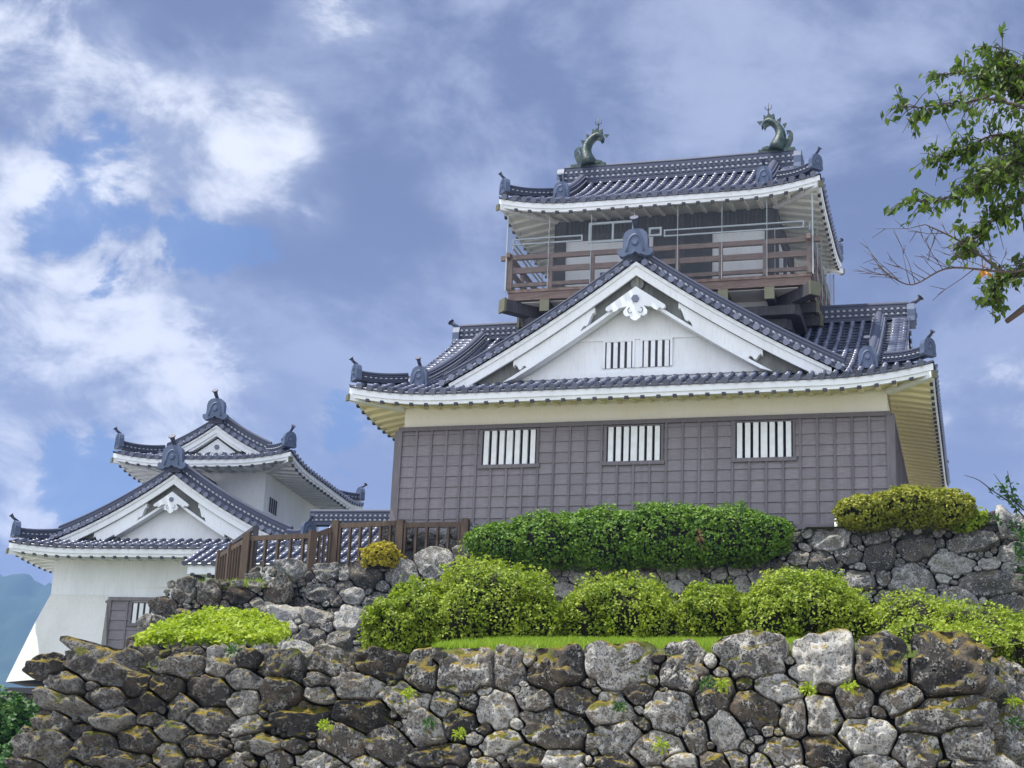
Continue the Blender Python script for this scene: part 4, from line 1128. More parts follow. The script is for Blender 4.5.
make_wall('ledge_wall', 'pale grey rubble wall below the fence and the clipped dark hedge', FL, -15.3, .4, -3.9, .1, .28, M['stone_upper'], 22, nt=26,
          given=[(-14.1, -.12, .6, .34, 0), (-12.95, -.14, .5, .30, 0), (-11.7, -.25, .55, .42, -.2), (-10.6, -.22, .6, .48, .1), (-9.6, .05, .7, .5, -.1), (-8.6, .3, .5, .42, 0), (-14.2, -.7, .55, .28, 0), (-13.1, -.75, .6, .3, .15), (-12.0, -.85, .45, .3, .2), (-11.2, -1.0, .7, .3, -.1), (-10.0, -.75, .6, .3, .3), (-13.6, -1.25, .5, .35, .1), (-12.6, -1.4, .5, .28, .2), (-11.4, -1.6, .8, .32, 0), (-14.3, -1.75, .5, .4, 0), (-13.0, -2.0, .5, .35, 0)],
          top=lambda u: .05 + (.55 * math.exp(-((u + 8.7) / 1.0) ** 2)) , tries=1400)
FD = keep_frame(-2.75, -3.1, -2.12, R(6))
make_wall('shaded_wall', 'low boulder wall with shade put into its dark stone colour, below the left end of the fence', FD, -3.7, .7, -2.6, .1, .36, M['stone_dark'], 23, nt=28,
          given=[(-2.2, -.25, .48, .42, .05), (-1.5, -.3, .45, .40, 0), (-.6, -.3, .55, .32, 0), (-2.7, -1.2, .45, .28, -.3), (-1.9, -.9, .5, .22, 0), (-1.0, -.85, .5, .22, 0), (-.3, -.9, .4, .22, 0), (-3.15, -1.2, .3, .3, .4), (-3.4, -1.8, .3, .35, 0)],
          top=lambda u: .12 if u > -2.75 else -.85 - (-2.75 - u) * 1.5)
FB = keep_frame(11.6, -.16, -.16, 0, R(2))
make_wall('foundation_wall', 'buff foundation stones directly beneath the grey boarding behind the fence', FB, -11.9, .2, -1.4, .06, .33, M['stone_base'], 24, nt=20, tries=700)
make_wall('stone_steps', 'few flat stone steps at the foot of the ledge wall', keep_frame(-.2, -3.6, -3.0, R(4), R(35)), -2.6, .4, -1.4, .1, .36, M['stone_upper'], 25, nt=22, tries=300, cat='steps')
# ------------------------------------------------------------------ ground, terraces, mountain
def sheet(name, rows, mat, sub=True, kind='structure'):
    m = MB(); ids = [[m.vert(p) for p in r] for r in rows]
    for a, b in zip(ids[:-1], ids[1:]):
        for k in range(len(a) - 1): m.face((a[k], a[k + 1], b[k + 1], b[k]), 0, True)
    return tag(m.build(name, mat), kind=kind)
g = MB(); Rg = 9000
g.face([g.vert(p) for p in ((-Rg, -Rg, 0), (Rg, -Rg, 0), (Rg, Rg, 0), (-Rg, Rg, 0))])
tag(g.build('ground', M['gravel']), kind='structure')
def wl(u, back, z): # point behind the foreground wall: u along it, metres back, height
    q = FW1(u, 0, 0); b = Vector((math.sin(.292), math.cos(.292), 0)); return Vector((q.x + b.x * back, q.y + b.y * back, z))
def tdip(u): return .16 * min(1, max(0, (-5.0 - u) / .5))
def terr(back):      # rise of the lower terrace
    if back < 3.4: return 3.47 + .155 * back
    return 3.997 + (back - 3.4) * .100
rows = []
for k in range(41):
    bk = .05 + 30 * (k / 40) ** 1.6
    rows.append([wl(-9.05 + (9.0 + .22 * bk) * j / 30, bk, terr(bk) + .05 * noise.noise(Vector((j * .7, bk, 0))) - (.06 if k == 0 else 0) - tdip(-9.05 + 9.0 * j / 30)) for j in range(31)])
sheet('terrace', rows, M['grass_soil'])
sheet('upper_terrace', [[CF(-2.6 + 19.9 * j / 20, y, z + (1.12 if -2.6 + 19.9 * j / 20 > 11.5 and y < 0 else 0) - (1.12 if -2.6 + 19.9 * j / 20 < -.3 and y > -.1 else 0)) for j in range(21)] for y, z in ((-1.25, -1.42), (-.2, -1.40), (.0, -.3), (40, -.3))], M['grass_soil'])
sheet('fence_terrace', [[CF(-6.6 + 2.2 * j, y, z) for j in range(3)] for y, z in ((-3.2, -2.2), (-1.2, -1.85), (1.0, -1.85), (5, -2.6))], M['grass_soil'])
# steep green slope below the turret
rows = []
for k in range(9):
    rows.append([Vector((-30 + 34 * j / 16, 33 + 3.4 * k, .0 + 6.3 * (k / 8) ** .8 + .25 * noise.noise(Vector((j * .9, k * .8, 3))))) for j in range(17)])
sheet('castle_hill', rows, M['grass_soil'])
rows = []
for k in range(15):                                  # bank falling away to the right of the terrace
    t = 34 * (k / 14) ** 1.2
    q = FW2(.0, 0, 0) + Vector((.515, .857, 0)) * min(t, 7) + Vector((.30, .954, 0)) * max(0, t - 7)
    rows.append([Vector((q.x - .1 + 30 * (j / 16) ** 1.5, q.y - 6 * (j / 16), (terr(t * .97) - .9 - .02 * t) * (1 - (j / 16) ** .8) + .2 * noise.noise(Vector((j * .6, t * .4, 2))) * min(1, j) * (1 - j / 16) - .05)) for j in range(17)])
sheet('bank', rows, M['grass_soil'])
m = MB(); m.box(-6.2, 6, 1.0, 14, 0, 6.44, 0, lambda x, y, z: Vector((TO.x + math.cos(TY) * x + math.sin(TY) * y, TO.y - math.sin(TY) * x + math.cos(TY) * y, z)))
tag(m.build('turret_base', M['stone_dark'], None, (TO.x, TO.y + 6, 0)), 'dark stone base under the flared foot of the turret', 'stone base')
# mountain
rows = []
nx_, ny_ = 420, 90
for j in range(ny_):
    y = 640 + 520 * j / (ny_ - 1); r = []
    for i in range(nx_):
        x = -760 + 1200 * i / (nx_ - 1)
        ridge_h = 137 * math.exp(-((x + 285) / 175) ** 2) + 70 * math.exp(-((x + 560) / 160) ** 2) + 26 * math.exp(-((x - 60) / 200) ** 2)
        fall = max(0.0, 1 - abs(y - 900) / 260.0) ** .85
        z = ridge_h * fall
        z += fall * 9 * noise.fractal(Vector((x / 60, y / 60, .3)), 1, 2, 5) + (8.0 * noise.noise(Vector((x / 12.0, y / 14.0, 4))) + 3.2 * noise.noise(Vector((x / 4.5, y / 6.0, 9)))) * fall
        r.append(Vector((x, y, max(z, -3))))
    rows.append([Vector((q.x * 2.7, q.y * 2.7, 1.6 + (q.z - 1.6) * 2.7 - (5 if q.z < 0 else 0))) for q in r])
sheet('mountain', rows, M['forest'])

# ------------------------------------------------------------------ plants
def unit(a): return a / np.maximum(np.linalg.norm(a, axis=1, keepdims=True), 1e-9)
def leaf_quads(C, Nn, size, asp=.6, droop=None, rg=rng):
    """one folded leaf (two faces) at every centre, roughly facing Nn"""
    n = len(C); r = unit(rg.normal(size=(n, 3)))
    T = unit(np.cross(Nn, r)) if droop is None else unit(droop + rg.normal(size=(n, 3)) * .35)
    Bn = unit(np.cross(Nn, T)); s = (size * rg.uniform(.65, 1.3, n))[:, None]
    nn = unit(np.cross(T, Bn))
    a = C - T * s * .5; b = C + T * s * .5; l = C - Bn * s * asp * .5 + nn * s * .08; q = C + Bn * s * asp * .5 + nn * s * .08
    V = np.stack([a, l, b, q], 1).reshape(-1, 3); Q = np.arange(4 * n).reshape(n, 4)
    return V, Q
def fbm(p, s, seed=0.0, o=3): return noise.fractal(Vector((p[0] * s + seed, p[1] * s, p[2] * s)), 1.0, 2.0, o)
def bush(name, label, cat, lumps, n, leaf, mat, group=None, core='core', rough=.26, nscale=2.6, floor=None, up=.35, mats2=None, asp=.6, seed=0, tufts=0, shell=.22):
    """clipped shrub: several overlapping mounds with uneven skins, leaves through the outer shell, twiggy dark inside"""
    rg = np.random.default_rng(100 + seed)
    c0 = np.mean([l[0] for l in lumps], axis=0); zmin = floor if floor is not None else min(l[0][2] - l[1][2] for l in lumps)
    root = empty(name, (c0[0], c0[1], zmin)); tag(root, label, cat, group)
    wts = np.array([l[1][0] * l[1][2] + l[1][0] * l[1][1] for l in lumps]); wts = wts / wts.sum()
    Cs, Ns = [], []
    for (c, r), w in zip(lumps, wts):
        c = np.array(c, float); r = np.array(r, float)
        d = unit(rg.normal(size=(int(n * w * 2.3), 3))); d[:, 2] = np.abs(d[:, 2]) * np.where(rg.random(len(d)) < .64, 1, -1)
        e = np.sign(d) * np.abs(d) ** .82; e = unit(e)
        k = np.array([1 + rough * fbm((p * r + c), nscale, seed * 7.3) + .6 * rough * fbm((p * r + c), nscale * 3.4, seed * 3.1) for p in e])
        depth = 1 - shell * rg.random(len(e)) ** 1.7 + rg.normal(size=len(e)) * .012
        P = c + e * r * (k * depth)[:, None]
        nn = unit(e / r)
        gap = np.array([fbm(p, nscale * 2.6, 31 + seed, 2) for p in P]); keep_gap = gap < .30 + .25 * rg.random(len(gap))
        # keep only what is outside the other mounds
        keepm = (P[:, 2] > zmin + .01) & keep_gap
        for (c2, r2) in lumps:
            if c2 is lumps[0][0] and np.allclose(c2, c): continue
            if np.allclose(c2, c): continue
            keepm &= (((P - np.array(c2)) / (np.array(r2) * .80)) ** 2).sum(1) > 1
        Cs.append(P[keepm]); Ns.append(nn[keepm])
    C = np.concatenate(Cs); Nn = np.concatenate(Ns); pk = rg.permutation(len(C))[:n]; C, Nn = C[pk], Nn[pk]
    if tufts:                                        # unclipped shoots
        idx = np.where(Nn[:, 2] > .35)[0]; pick = rg.choice(idx, tufts)
        for q in pick:
            L_ = rg.uniform(.05, .16); dr = unit((Nn[q] * .4 + np.array([0, 0, 1]) + rg.normal(size=3) * .25)[None])[0]
            m_ = 9; pts = C[q] + dr * np.linspace(0, L_, m_)[:, None] + rg.normal(size=(m_, 3)) * leaf * .35
            C = np.concatenate([C, pts]); Nn = np.concatenate([Nn, unit(rg.normal(size=(m_, 3)) + dr)])
    Nl = unit(Nn + rg.normal(size=Nn.shape) * .75 + np.array([0, 0, up]))
    V, Q = leaf_quads(C, Nl, leaf, asp, rg=rg)
    midx = None; ml = [mat]
    if mats2:
        ml.append(mats2[0]); f = np.array([fbm(p, mats2[1], 5.0 + seed) for p in C]); midx = (f > mats2[2]).astype(np.int32)
    fo = fast_mesh('foliage', V, Q, ml, midx, None, tuple(root.location)); fo.location = (0, 0, 0); fo.parent = root
    # dark twiggy body
    m = MB()
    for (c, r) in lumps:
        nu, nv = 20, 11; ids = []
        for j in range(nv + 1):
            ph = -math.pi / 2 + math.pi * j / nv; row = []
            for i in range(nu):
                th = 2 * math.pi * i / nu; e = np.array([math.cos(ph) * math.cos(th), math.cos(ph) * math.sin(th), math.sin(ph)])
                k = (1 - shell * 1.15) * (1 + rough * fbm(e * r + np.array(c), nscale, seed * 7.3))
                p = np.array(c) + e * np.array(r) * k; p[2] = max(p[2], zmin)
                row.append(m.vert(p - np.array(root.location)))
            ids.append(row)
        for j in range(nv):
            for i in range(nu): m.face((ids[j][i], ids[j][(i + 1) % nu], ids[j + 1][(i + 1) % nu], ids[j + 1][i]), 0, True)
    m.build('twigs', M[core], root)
    return root
# azaleas on the lower terrace
AZ = 'clipped azaleas on the grass terrace'
bush('azalea_bush', 'small low azalea mound at the left end of the azalea row', 'bush',
     [((-1.25, 18.9, 4.02), (.42, .5, .38)), ((-.98, 19.0, 4.15), (.42, .5, .5))], 14000, .043, M['azalea'], AZ, seed=1, tufts=14, floor=3.75)
bush('azalea_bush', 'largest and tallest azalea bush, rounded, second from the left end of the row', 'bush',
     [((-.12, 19.2, 4.32), (.80, .8, .63)), ((-.50, 19.0, 4.12), (.52, .6, .48)), ((.36, 19.1, 4.18), (.44, .6, .50))], 18500, .043, M['azalea'], AZ, seed=2, tufts=40, floor=3.88)
bush('azalea_bush', 'evenly rounded azalea bush in the middle of the row, below the hedge centre', 'bush',
     [((1.44, 19.2, 4.38), (.62, .7, .50)), ((1.05, 19.1, 4.22), (.40, .5, .40)), ((1.82, 19.1, 4.25), (.36, .5, .40))], 14000, .043, M['azalea'], AZ, seed=3, tufts=20, floor=3.98)
bush('azalea_bush', 'narrow azalea bush squeezed between two wider ones', 'bush',
     [((2.50, 19.3, 4.40), (.41, .5, .44))], 8000, .043, M['azalea'], AZ, seed=4, tufts=12, floor=4.04)
bush('azalea_bush', 'wide leafy azalea bush with upright shoots, above the tan faced top stones', 'bush',
     [((3.62, 19.1, 4.42), (.76, .75, .56)), ((3.2, 19.0, 4.32), (.42, .6, .46)), ((4.06, 19.0, 4.27), (.44, .6, .42))], 18500, .043, M['azalea'], AZ, seed=5, tufts=60, floor=4.05)
bush('azalea_bush', 'azalea trailing down to the right behind the wall corner', 'bush',
     [((4.80, 18.6, 4.25), (.60, .6, .46)), ((5.35, 18.1, 4.10), (.65, .7, .46)), ((5.80, 17.4, 3.82), (.65, .7, .46)), ((6.2, 16.9, 3.55), (.5, .6, .40)), ((4.72, 16.3, 3.70), (.5, .5, .30)), ((5.25, 17.1, 3.82), (.6, .6, .36)), ((4.55, 17.4, 3.9), (.5, .5, .34))], 23000, .043, M['azalea'], AZ, seed=6, tufts=24, floor=3.2)
# long hedge in front of the keep
def cfl(x, y, z): q = CF(x, y, z); return (q.x, q.y, q.z)
bush('clipped_hedge', 'long dark green clipped hedge with browned patches in front of the boarded wall', 'hedge',
     [(cfl(4.2, -1.75, -.78), (1.35, .9, .62)), (cfl(5.6, -1.75, -.70), (1.6, .95, .78)), (cfl(7.2, -1.75, -.66), (1.7, .95, .85)), (cfl(8.8, -1.75, -.60), (1.7, .95, .90)), (cfl(10.3, -1.75, -.60), (1.5, .9, .84)), (cfl(11.2, -1.7, -.65), (.85, .8, .60))],
     38000, .10, M['hedge'], None, rough=.17, nscale=2.1, floor=CO.z - 1.62, mats2=(M['hedge_dead'], .55, .62), seed=7, shell=.2)
bush('rounded_shrub', 'olive green clipped shrub on the platform wall beside the keep corner', 'shrub',
     [(cfl(13.9, -1.3, .02), (.85, .8, .50)), (cfl(15.0, -1.3, .18), (1.1, .9, .55)), (cfl(16.0, -1.3, .10), (.75, .8, .52))], 13000, .10, M['olive'], None, rough=.14, nscale=1.4, floor=CO.z - .45, seed=8, shell=.25, tufts=10)
bush('round_shrub', 'small golden round shrub in front of the fence', 'shrub', [(cfl(.18, -1.35, -1.08), (.58, .5, .46))], 3400, .085, M['gold'], None, floor=CO.z - 1.34, seed=9, tufts=6)
bush('green_weed', 'bright green weedy plant on the wall beside the olive shrub', 'plant', [(cfl(16.75, -1.2, -.15), (.34, .3, .30)), (cfl(16.4, -1.25, -.3), (.3, .3, .22))], 900, .12, M['herb'], None, floor=CO.z - .5, seed=10, shell=.7, rough=.3)
# ground cover patch behind the left of the foreground wall
def patch(name, label, pts_fn, n, leaf, mat, h, seed, kind='stuff', cat='ground cover'):
    rg = np.random.default_rng(seed); a, b = rg.random(n), rg.random(n); P = np.array([pts_fn(x, y) for x, y in zip(a, b)])
    hh = np.array([.45 + .9 * abs(fbm(p, 1.6, seed)) for p in P]) * h
    C = P + np.stack([rg.normal(size=n) * .02, rg.normal(size=n) * .02, hh * rg.random(n) ** .6], 1)
    Nl = unit(rg.normal(size=(n, 3)) * .7 + np.array([0, -.3, 1.0])); V, Q = leaf_quads(C, Nl, leaf, .5, rg=rg)
    o = fast_mesh(name, V, Q, [mat], None, None, tuple(P.mean(0)))
    return tag(o, label, cat, None, kind)
def herb_pos(a, b):
    x0, x1 = -4.08 - .45 * b, -2.50 - .35 * b; x = x0 + (x1 - x0) * a; y = 18.0 + 3.6 * b
    bk = (x - FP.x) * math.sin(.292) + (y - FP.y) * math.cos(.292)
    return (x, y, terr(bk) - .05 + .32 * b ** .8 * max(0, 1 - (2 * a - 1.05) ** 2 * .85))
patch('ground_cover', 'bright yellow green leafy ground cover spilling behind the left boulders', herb_pos, 15000, .075, M['herb'], .22, 41)
# grass blades on the terrace
def blades(name, label, pts, h, w, mat, seed, lean=.35):
    rg = np.random.default_rng(seed); P = np.array(pts); n = len(P); th = rg.uniform(0, 6.28, n); s = np.stack([np.cos(th), np.sin(th), np.zeros(n)], 1) * w
    hh = h * rg.uniform(.5, 1.3, n); le = rg.normal(size=(n, 3)) * lean; le[:, 2] = 1; T = P + le * hh[:, None]; Mi = P + le * hh[:, None] * .5 - np.array([0, 0, 1]) * 0
    V = np.stack([P - s, P + s, T + s * .15, T - s * .15], 1).reshape(-1, 3); Q = np.arange(4 * n).reshape(n, 4)
    return tag(fast_mesh(name, V, Q, [mat], None, None, tuple(P.mean(0))), label, 'grass', None, 'stuff')
gp = []
rg_ = random.Random(77)
for _ in range(30000):
    bk = .12 + 3.2 * rg_.random() ** 1.2; u = rg_.uniform(-5.2, -1.9 + .1 * bk); q = wl(u, bk, 0)
    if noise.noise(Vector((q.x * 2.2, q.y * 2.2, 5))) + noise.noise(Vector((q.x * 7, q.y * 7, 1))) * .5 > .08 + .30 * min(1, bk): continue
    if u < -4.9 and bk < .6: continue
    gp.append((q.x, q.y, terr(bk) - .01))
blades('terrace_grass', 'short bright grass on the terrace behind the foreground boulders', gp, .062, .006, M['grassblade'], 3)
gp = []
for _ in range(3500):
    q = CF(rg_.uniform(-5.6, -2.7), rg_.uniform(-3.0, -.6), 0); gp.append((q.x, q.y, CO.z - 2.12 + .12 * rg_.random()))
blades('ledge_grass', 'grass tuft strip at the foot of the fence on the shaded wall', gp, .14, .015, M['grassblade'], 4)
# little plants rooted in the joints of the foreground wall
for k, (u, v) in enumerate([(-2.25, -.48), (-2.12, -.5), (-5.1, -.62), (-3.05, -.72), (-4.55, -1.0), (-5.9, -.95), (-4.85, -.9), (-1.35, -.52), (-1.0, -.5), (.35, -.75), (.55, -.55), (-2.65, -1.05), (-7.0, -.2)]):
    p = FW1(u, v, .16) if u < 0.2 else FW2(u - .1, v, .16)
    rgk = np.random.default_rng(500 + k); m = MB(); c = m.vert(p)
    for _ in range(90):                              # leaves on stalks from one root
        d = Vector((rgk.normal(), rgk.normal() * .6 - .5, rgk.normal() * .7 + .35)).normalized(); sd = d.cross(Vector((rgk.normal(), rgk.normal(), rgk.normal()))).normalized(); L_ = .03 + .075 * rgk.random() ** 1.5; w_ = .011
        k1 = m.vert(p + d * L_ * .55 + sd * .001); k2 = m.vert(p + d * L_ * .55 - sd * .001); m.face((c, k1, k2)); a = m.vert(p + d * L_ * .75 + sd * w_); b = m.vert(p + d * L_ - Vector((0, 0, .012))); e = m.vert(p + d * L_ * .75 - sd * w_); m.face((k1, a, b, e, k2))
    tag(m.build('wall_weed', M['herb'] if k % 3 else M['vine'], None, p), 'tiny green weed rooted in a joint of the foreground boulder wall', 'weed', 'weeds in the boulder wall')
# creeper and shrubs below the turret
bush('creeper_bush', 'dark green creeper mass below the flared foot of the turret at the left edge', 'bush',
     [((-9.35, 31.5, 2.9), (.9, 1.0, 1.25)), ((-8.9, 31, 2.2), (.8, 1, 1.35)), ((-10.2, 32, 2.6), (.9, 1, 1.3)), ((-8.6, 30.5, 1.4), (.8, 1, 1.2))], 15000, .12, M['vine'], None, rough=.3, nscale=1.2, floor=.6, seed=12, shell=.4, asp=.8, tufts=12)
# ------------------------------------------------------------------ timber fence on the ledge
FG_ = 'sections of the timber fence'
def fence(label, a, b, h, nb, posts=(0, 1), low=.10, rails=2, dz=0.0):
    """a, b foot points in the keep's frame"""
    A_, B_ = CF(*a), CF(*b); e = empty('timber_fence', A_); tag(e, label, 'fence', FG_)
    d = (B_ - A_); o = Vector((0, 0, 0)); up = Vector((0, 0, 1))
    hd = math.atan2(d.y, d.x)
    for t in posts:
        m = MB(); p = o + d * t; m.beam(p - up * .25, p + up * (h + .14), .22, .22, 0, Vector((math.cos(hd), math.sin(hd), 0)))
        q = p + up * (h + .14); m.beam(q, q + up * .035, .17, .17, 0, Vector((math.cos(hd), math.sin(hd), 0))); m.build('post', M['fence'], e)
    for z, hh in ((h, .15), (low + .08, .13)):
        m = MB(); m.beam(o + up * z, d + up * z, .09, hh); m.build('rail', M['fence'], e)
    for k in range(nb):
        t = (k + .5) / nb; m = MB(); p = d * t
        m.beam(p + up * (low - .06), p + up * (h - .05), .135, .06, 0, Vector((math.cos(hd), math.sin(hd), 0))); m.build('baluster', M['fence'], e)
    return e
fence('right fence section ending against the clipped hedge, with foundation stones behind its balusters', (.45, -.62, -1.25), (2.45, -.62, -1.25), 1.30, 6, (0, 1))
fence('middle fence section with tiled roof behind its balusters and the golden shrub before it', (-1.60, -.62, -1.36), (.30, -.62, -1.30), 1.42, 6, (0,))
fence('short angled fence section stepping down between the middle and the lower level', (-2.12, -1.1, -1.72), (-1.68, -.70, -1.42), 1.38, 4, (0,))
fence('lower level fence section directly above the low shaded wall', (-4.22, -1.1, -1.86), (-2.2, -1.1, -1.80), 1.48, 5, (0,))
fence('fence section running away from the viewer at the left end of the row', (-6.5, 1.75, -1.75), (-4.32, -1.0, -1.82), 1.40, 9, (0, .45))
# dark framed handrail beyond the fence
m = MB(); p0 = CF(-4.6, .2, -1.75); hr = empty('handrail', p0); tag(hr, 'dark stair handrail rising behind the left end of the fence', 'handrail')
k = MB(); k.beam(Vector((0, 0, 0)), Vector((0, 0, 2.0)), .16, .16); k.build('post', M['beam'], hr)
d = CF(-6.3, 2.2, -1.75) - p0
k = MB(); k.beam(Vector((0, 0, 1.98)), d + Vector((0, 0, 1.9)), .12, .12); k.build('rail', M['beam'], hr)
k = MB(); k.beam(d, d + Vector((0, 0, 1.9)), .12, .12); k.build('post', M['beam'], hr)
# white marker post at the foot of the boarding
m = MB(); q = CF(13.12, -.9, -.42); m.tube([q, q + Vector((0, 0, .36))], .075, 10); m.tube([q + Vector((0, 0, .36)), q + Vector((0, 0, .40))], [.095, .06], 10)
tag(m.build('marker_post', M['bar'], None, q), 'short white pipe post under the left edge of the olive shrub', 'post')

# ------------------------------------------------------------------ cherry tree reaching in from the right
ch = empty('cherry_tree', (5.9, 13.3, 0)); tag(ch, 'cherry tree whose leafy branches hang into the upper right', 'tree')
O = Vector(ch.location)
m = MB(); trunk = [Vector((5.9, 13.3, -.2)), Vector((5.85, 13.25, 1.5)), Vector((5.7, 13.2, 3.2)), Vector((5.55, 13.0, 4.8)), Vector((5.45, 12.9, 6.2)), Vector((5.5, 12.9, 7.6)), Vector((5.4, 12.8, 9.0)), Vector((5.2, 12.7, 10.2))]
m.tube([p - O for p in trunk], [.24, .19, .16, .14, .12, .10, .07, .03], 10); tk = m.build('trunk', M['twig'], ch)
BR = {'b1': [[4.53, 12.3, 7.68], [4.03, 12.3, 7.89], [3.6, 12.3, 7.82], [3.18, 12.3, 7.78]], 'b2': [[4.64, 12.55, 8.09], [4.3, 12.55, 8.27], [4.14, 12.55, 8.52]], 'b3': [[4.74, 12.8, 8.42], [4.48, 12.8, 8.5], [4.12, 12.8, 8.44], [3.67, 12.8, 8.37]],
 'b4': [[4.79, 13.05, 7.81], [4.26, 13.05, 7.93], [3.94, 13.05, 7.77], [3.67, 13.05, 7.66]], 'b5': [[4.5, 12.3, 7.13], [4.08, 12.3, 7.18], [3.66, 12.3, 7.0], [3.22, 12.3, 6.91]], 'b6': [[4.58, 12.55, 7.02], [4.2, 12.55, 7.04], [3.93, 12.55, 6.8], [3.78, 12.55, 6.63]],
 'b7': [[4.65, 12.8, 6.71], [4.33, 12.8, 6.57], [4.12, 12.8, 6.38], [4.04, 12.8, 6.25]], 'b8': [[4.7, 12.8, 7.59], [4.44, 12.8, 7.68], [4.17, 12.8, 7.52], [3.94, 12.8, 7.37]]}
BR['b9'] = [[4.66, 12.4, 7.4], [4.36, 12.4, 7.42], [4.1, 12.35, 7.3], [3.86, 12.3, 7.12]]
BR['b10'] = [[4.7, 12.6, 7.85], [4.4, 12.6, 8.1], [4.2, 12.55, 8.22], [3.95, 12.5, 8.2]]
BARE = {'c1': [[4.54, 12.3, 6.42], [4.05, 12.3, 6.34], [3.55, 12.3, 6.35], [3.22, 12.3, 6.19], [2.96, 12.3, 6.34]], 'c2': [[4.0, 12.35, 6.35], [3.72, 12.5, 6.66], [3.43, 12.55, 6.83]]}
rc_ = random.Random(12); LC, LN, LD = [], [], []; OC = []
def spline(pts, n=14):
    pts = [Vector(p) for p in pts]; out = []
    for k in range(len(pts) - 1):
        p0 = pts[max(k - 1, 0)]; p1, p2 = pts[k], pts[k + 1]; p3 = pts[min(k + 2, len(pts) - 1)]
        for j in range(n):
            t = j / n; out.append(.5 * ((2 * p1) + (p2 - p0) * t + (2 * p0 - 5 * p1 + 4 * p2 - p3) * t * t + (3 * p1 - p0 - 3 * p2 + p3) * t ** 3))
    out.append(pts[-1]); return out
def leafy(pts, dens, r0=.018, spread=.26):
    s = spline([trunk_near(pts[0])] + pts); s = [p + Vector((rc_.gauss(0, .006), rc_.gauss(0, .006), rc_.gauss(0, .006))) for p in s]
    b = MB(); b.tube([p - O for p in s], [r0 * (1 - .85 * k / len(s)) + .002 for k in range(len(s))], 6)
    for k in range(8, len(s)):
        for _ in range(dens):
            if rc_.random() < .45: continue
            L_ = rc_.uniform(.08, spread); d = Vector((rc_.gauss(-.35, .5), rc_.gauss(0, .5), rc_.gauss(.0, .55))).normalized()
            p = s[k]; tw = [p, p + d * L_ * .5 + Vector((0, 0, .01)), p + d * L_ - Vector((0, 0, .03))]
            b.tube([q - O for q in tw], [.0045, .0035, .002], 4)
            for q in range(rc_.randint(3, 6)):
                t = rc_.uniform(.25, 1.05); c = p + d * L_ * t + Vector((rc_.gauss(0, .02), rc_.gauss(0, .02), -rc_.uniform(0, .05)))
                LC.append(c); LN.append((rc_.gauss(0, .6), rc_.gauss(-.5, .5), rc_.gauss(.5, .5))); LD.append((d.x * .6 + rc_.gauss(0, .3), d.y * .5 + rc_.gauss(0, .3), -.75))
    b.build('branch', M['twig'], ch)
def trunk_near(p): 
    z = p[2] - .35; best = min(trunk[3:], key=lambda q: abs(q.z - z)); return [best.x, best.y, best.z]
for k, v in BR.items(): leafy(v, 5 if k in ('b4', 'b6', 'b8', 'b9', 'b10') else 4)
for k, v in BARE.items():
    s = spline(([trunk_near(v[0])] if k == 'c1' else []) + v); b = MB(); b.tube([p - O for p in s], [.012 * (1 - .85 * i / len(s)) + .002 for i in range(len(s))], 6)
    for i in range(12 if k == 'c1' else 4, len(s), 2):
        d = Vector((rc_.gauss(-.6, .4), rc_.gauss(0, .4), rc_.gauss(.25, .6))).normalized(); p = s[i]; L_ = rc_.uniform(.10, .42)
        tw = [p, p + d * L_ * .4 + Vector((0, 0, .015)), p + d * L_ + Vector((rc_.gauss(0, .03), 0, rc_.gauss(.03, .04)))]; b.tube([q - O for q in tw], [.0045, .003, .0016], 4)
        for _ in range(2):
            t = rc_.uniform(.4, .9); e = (d + Vector((rc_.gauss(0, .5), 0, rc_.gauss(0, .6)))).normalized(); q = p + d * L_ * t; q = (tw[0].lerp(tw[1], t / .4) if t < .4 else tw[1].lerp(tw[2], (t - .4) / .6)); b.tube([q - O, q + e * L_ * .35 - O], [.0035, .0018], 4)
        
    b.build('bare_branch', M['twig'], ch)
b = MB(); b.tube([Vector(p) - O for p in [[5.5, 12.9, 6.4], [4.72, 13.05, 6.48], [4.4, 13.05, 6.3], [4.24, 13.05, 6.17]]], [.07, .042, .030, .022], 9); b.build('cut_limb', M['twig'], ch)
C = np.array(LC) - np.array(O); Nl = unit(np.array(LN)); V_, Q_ = leaf_quads(C, Nl, .088, .50, np.array(LD), np.random.default_rng(4))
k_ = np.random.default_rng(6).random(len(C)) < .78
fo = fast_mesh('leaves', V_, Q_[k_], [M['cherry']], None, ch)
oc = np.array([Vector((3.83, 12.3, 6.36)) + Vector((rc_.gauss(0, .05), rc_.gauss(0, .03), rc_.gauss(-.02, .035))) for _ in range(14)] + OC) - np.array(O)
V_, Q_ = leaf_quads(oc, unit(np.random.default_rng(2).normal(size=(len(oc), 3)) + np.array([0, -.6, .3])), .07, .5, rg=np.random.default_rng(3)); fast_mesh('autumn_leaves', V_, Q_, [M['orange']], None, ch)
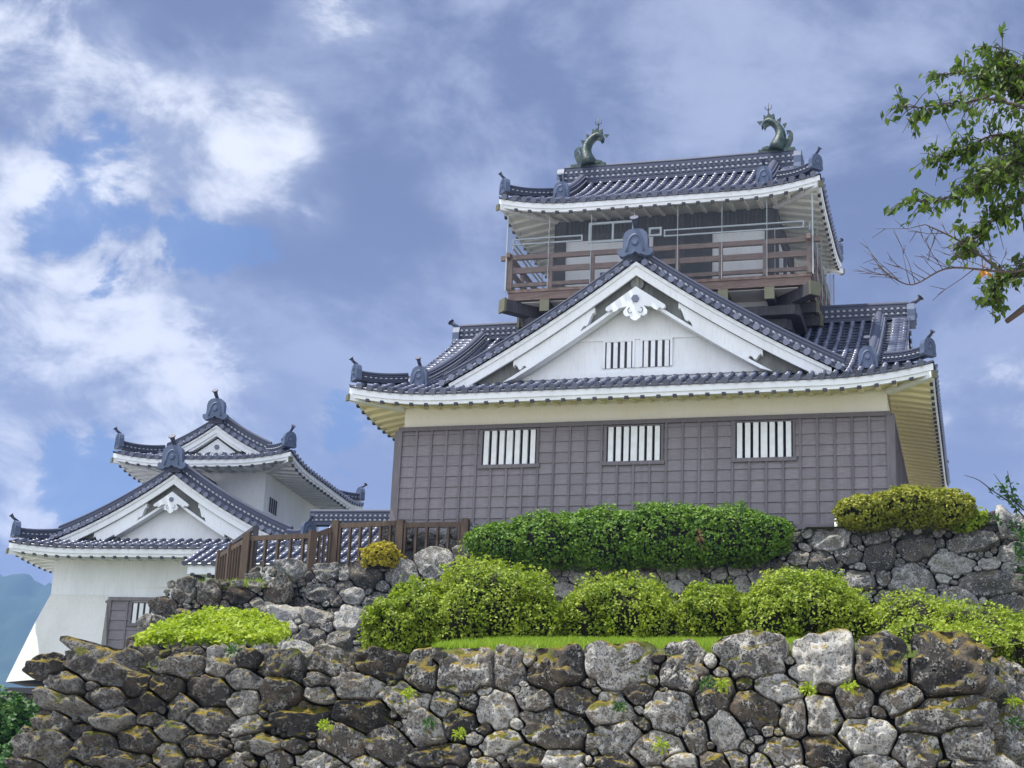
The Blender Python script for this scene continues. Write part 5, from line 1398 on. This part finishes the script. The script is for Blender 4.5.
# sapling behind the right end of the platform wall
sp_t = empty('sapling', (13.7, 40.5, 7.6)); tag(sp_t, 'thin sapling with bare twigs behind the right end of the platform wall', 'tree'); O2 = Vector(sp_t.location)
m = MB(); m.tube([Vector((0, 0, -.6)), Vector((.05, 0, 1.2)), Vector((-.1, -.1, 2.4)), Vector((-.3, -.1, 3.0))], [.06, .05, .035, .012], 7)
LCs = []
for pts in ([(13.55, 40.4, 10.2), (13.0, 40.3, 10.75), (12.5, 40.2, 11.05), (12.1, 40.1, 11.30), (11.72, 40.0, 11.38)], [(13.6, 40.4, 10.4), (13.0, 40.3, 10.9), (12.75, 40.2, 11.2), (12.55, 40.2, 11.5)], [(13.6, 40.4, 10.5), (13.1, 40.3, 10.9), (12.95, 40.2, 11.3), (12.9, 40.2, 11.6)], [(13.6, 40.4, 10.0), (13.1, 40.3, 10.2), (12.5, 40.2, 10.35)]):
    s = spline(pts, 6); m.tube([p - O2 for p in s], [.02 * (1 - k / len(s)) + .006 for k in range(len(s))], 5)
    for k in (5, 7, 10, 12):
        if k < len(s):
            for _ in range(8): LCs.append(s[k] + Vector((rc_.gauss(0, .07), rc_.gauss(0, .07), rc_.gauss(0, .06))))
for _ in range(420): LCs.append(Vector((13.2 + abs(rc_.gauss(0, .5)) - .1, 40.4 + rc_.gauss(0, .3), 9.75 + rc_.gauss(0, .38))))
m.build('stems', M['twig'], sp_t)
C = np.array(LCs) - np.array(O2); V_, Q_ = leaf_quads(C, unit(rng.normal(size=(len(C), 3)) + np.array([0, -.4, .6])), .15, .55); fast_mesh('leaves', V_, Q_, [M['vine']], None, sp_t)
HAZE = True
if HAZE:
    m = MB(); m.box(-3600, 2600, -60, 3900, -1, 480)
    hz = bpy.data.materials.new('haze air'); hz.use_nodes = True; t = hz.node_tree; t.nodes.clear()
    o_ = t.nodes.new('ShaderNodeOutputMaterial'); pv = t.nodes.new('ShaderNodeVolumePrincipled'); pv.inputs['Color'].default_value = (.30, .50, 1.0, 1); pv.inputs['Density'].default_value = .00028; pv.inputs['Anisotropy'].default_value = .2
    t.links.new(pv.outputs[0], o_.inputs['Volume'])
    tag(m.build('haze', hz), kind='stuff')
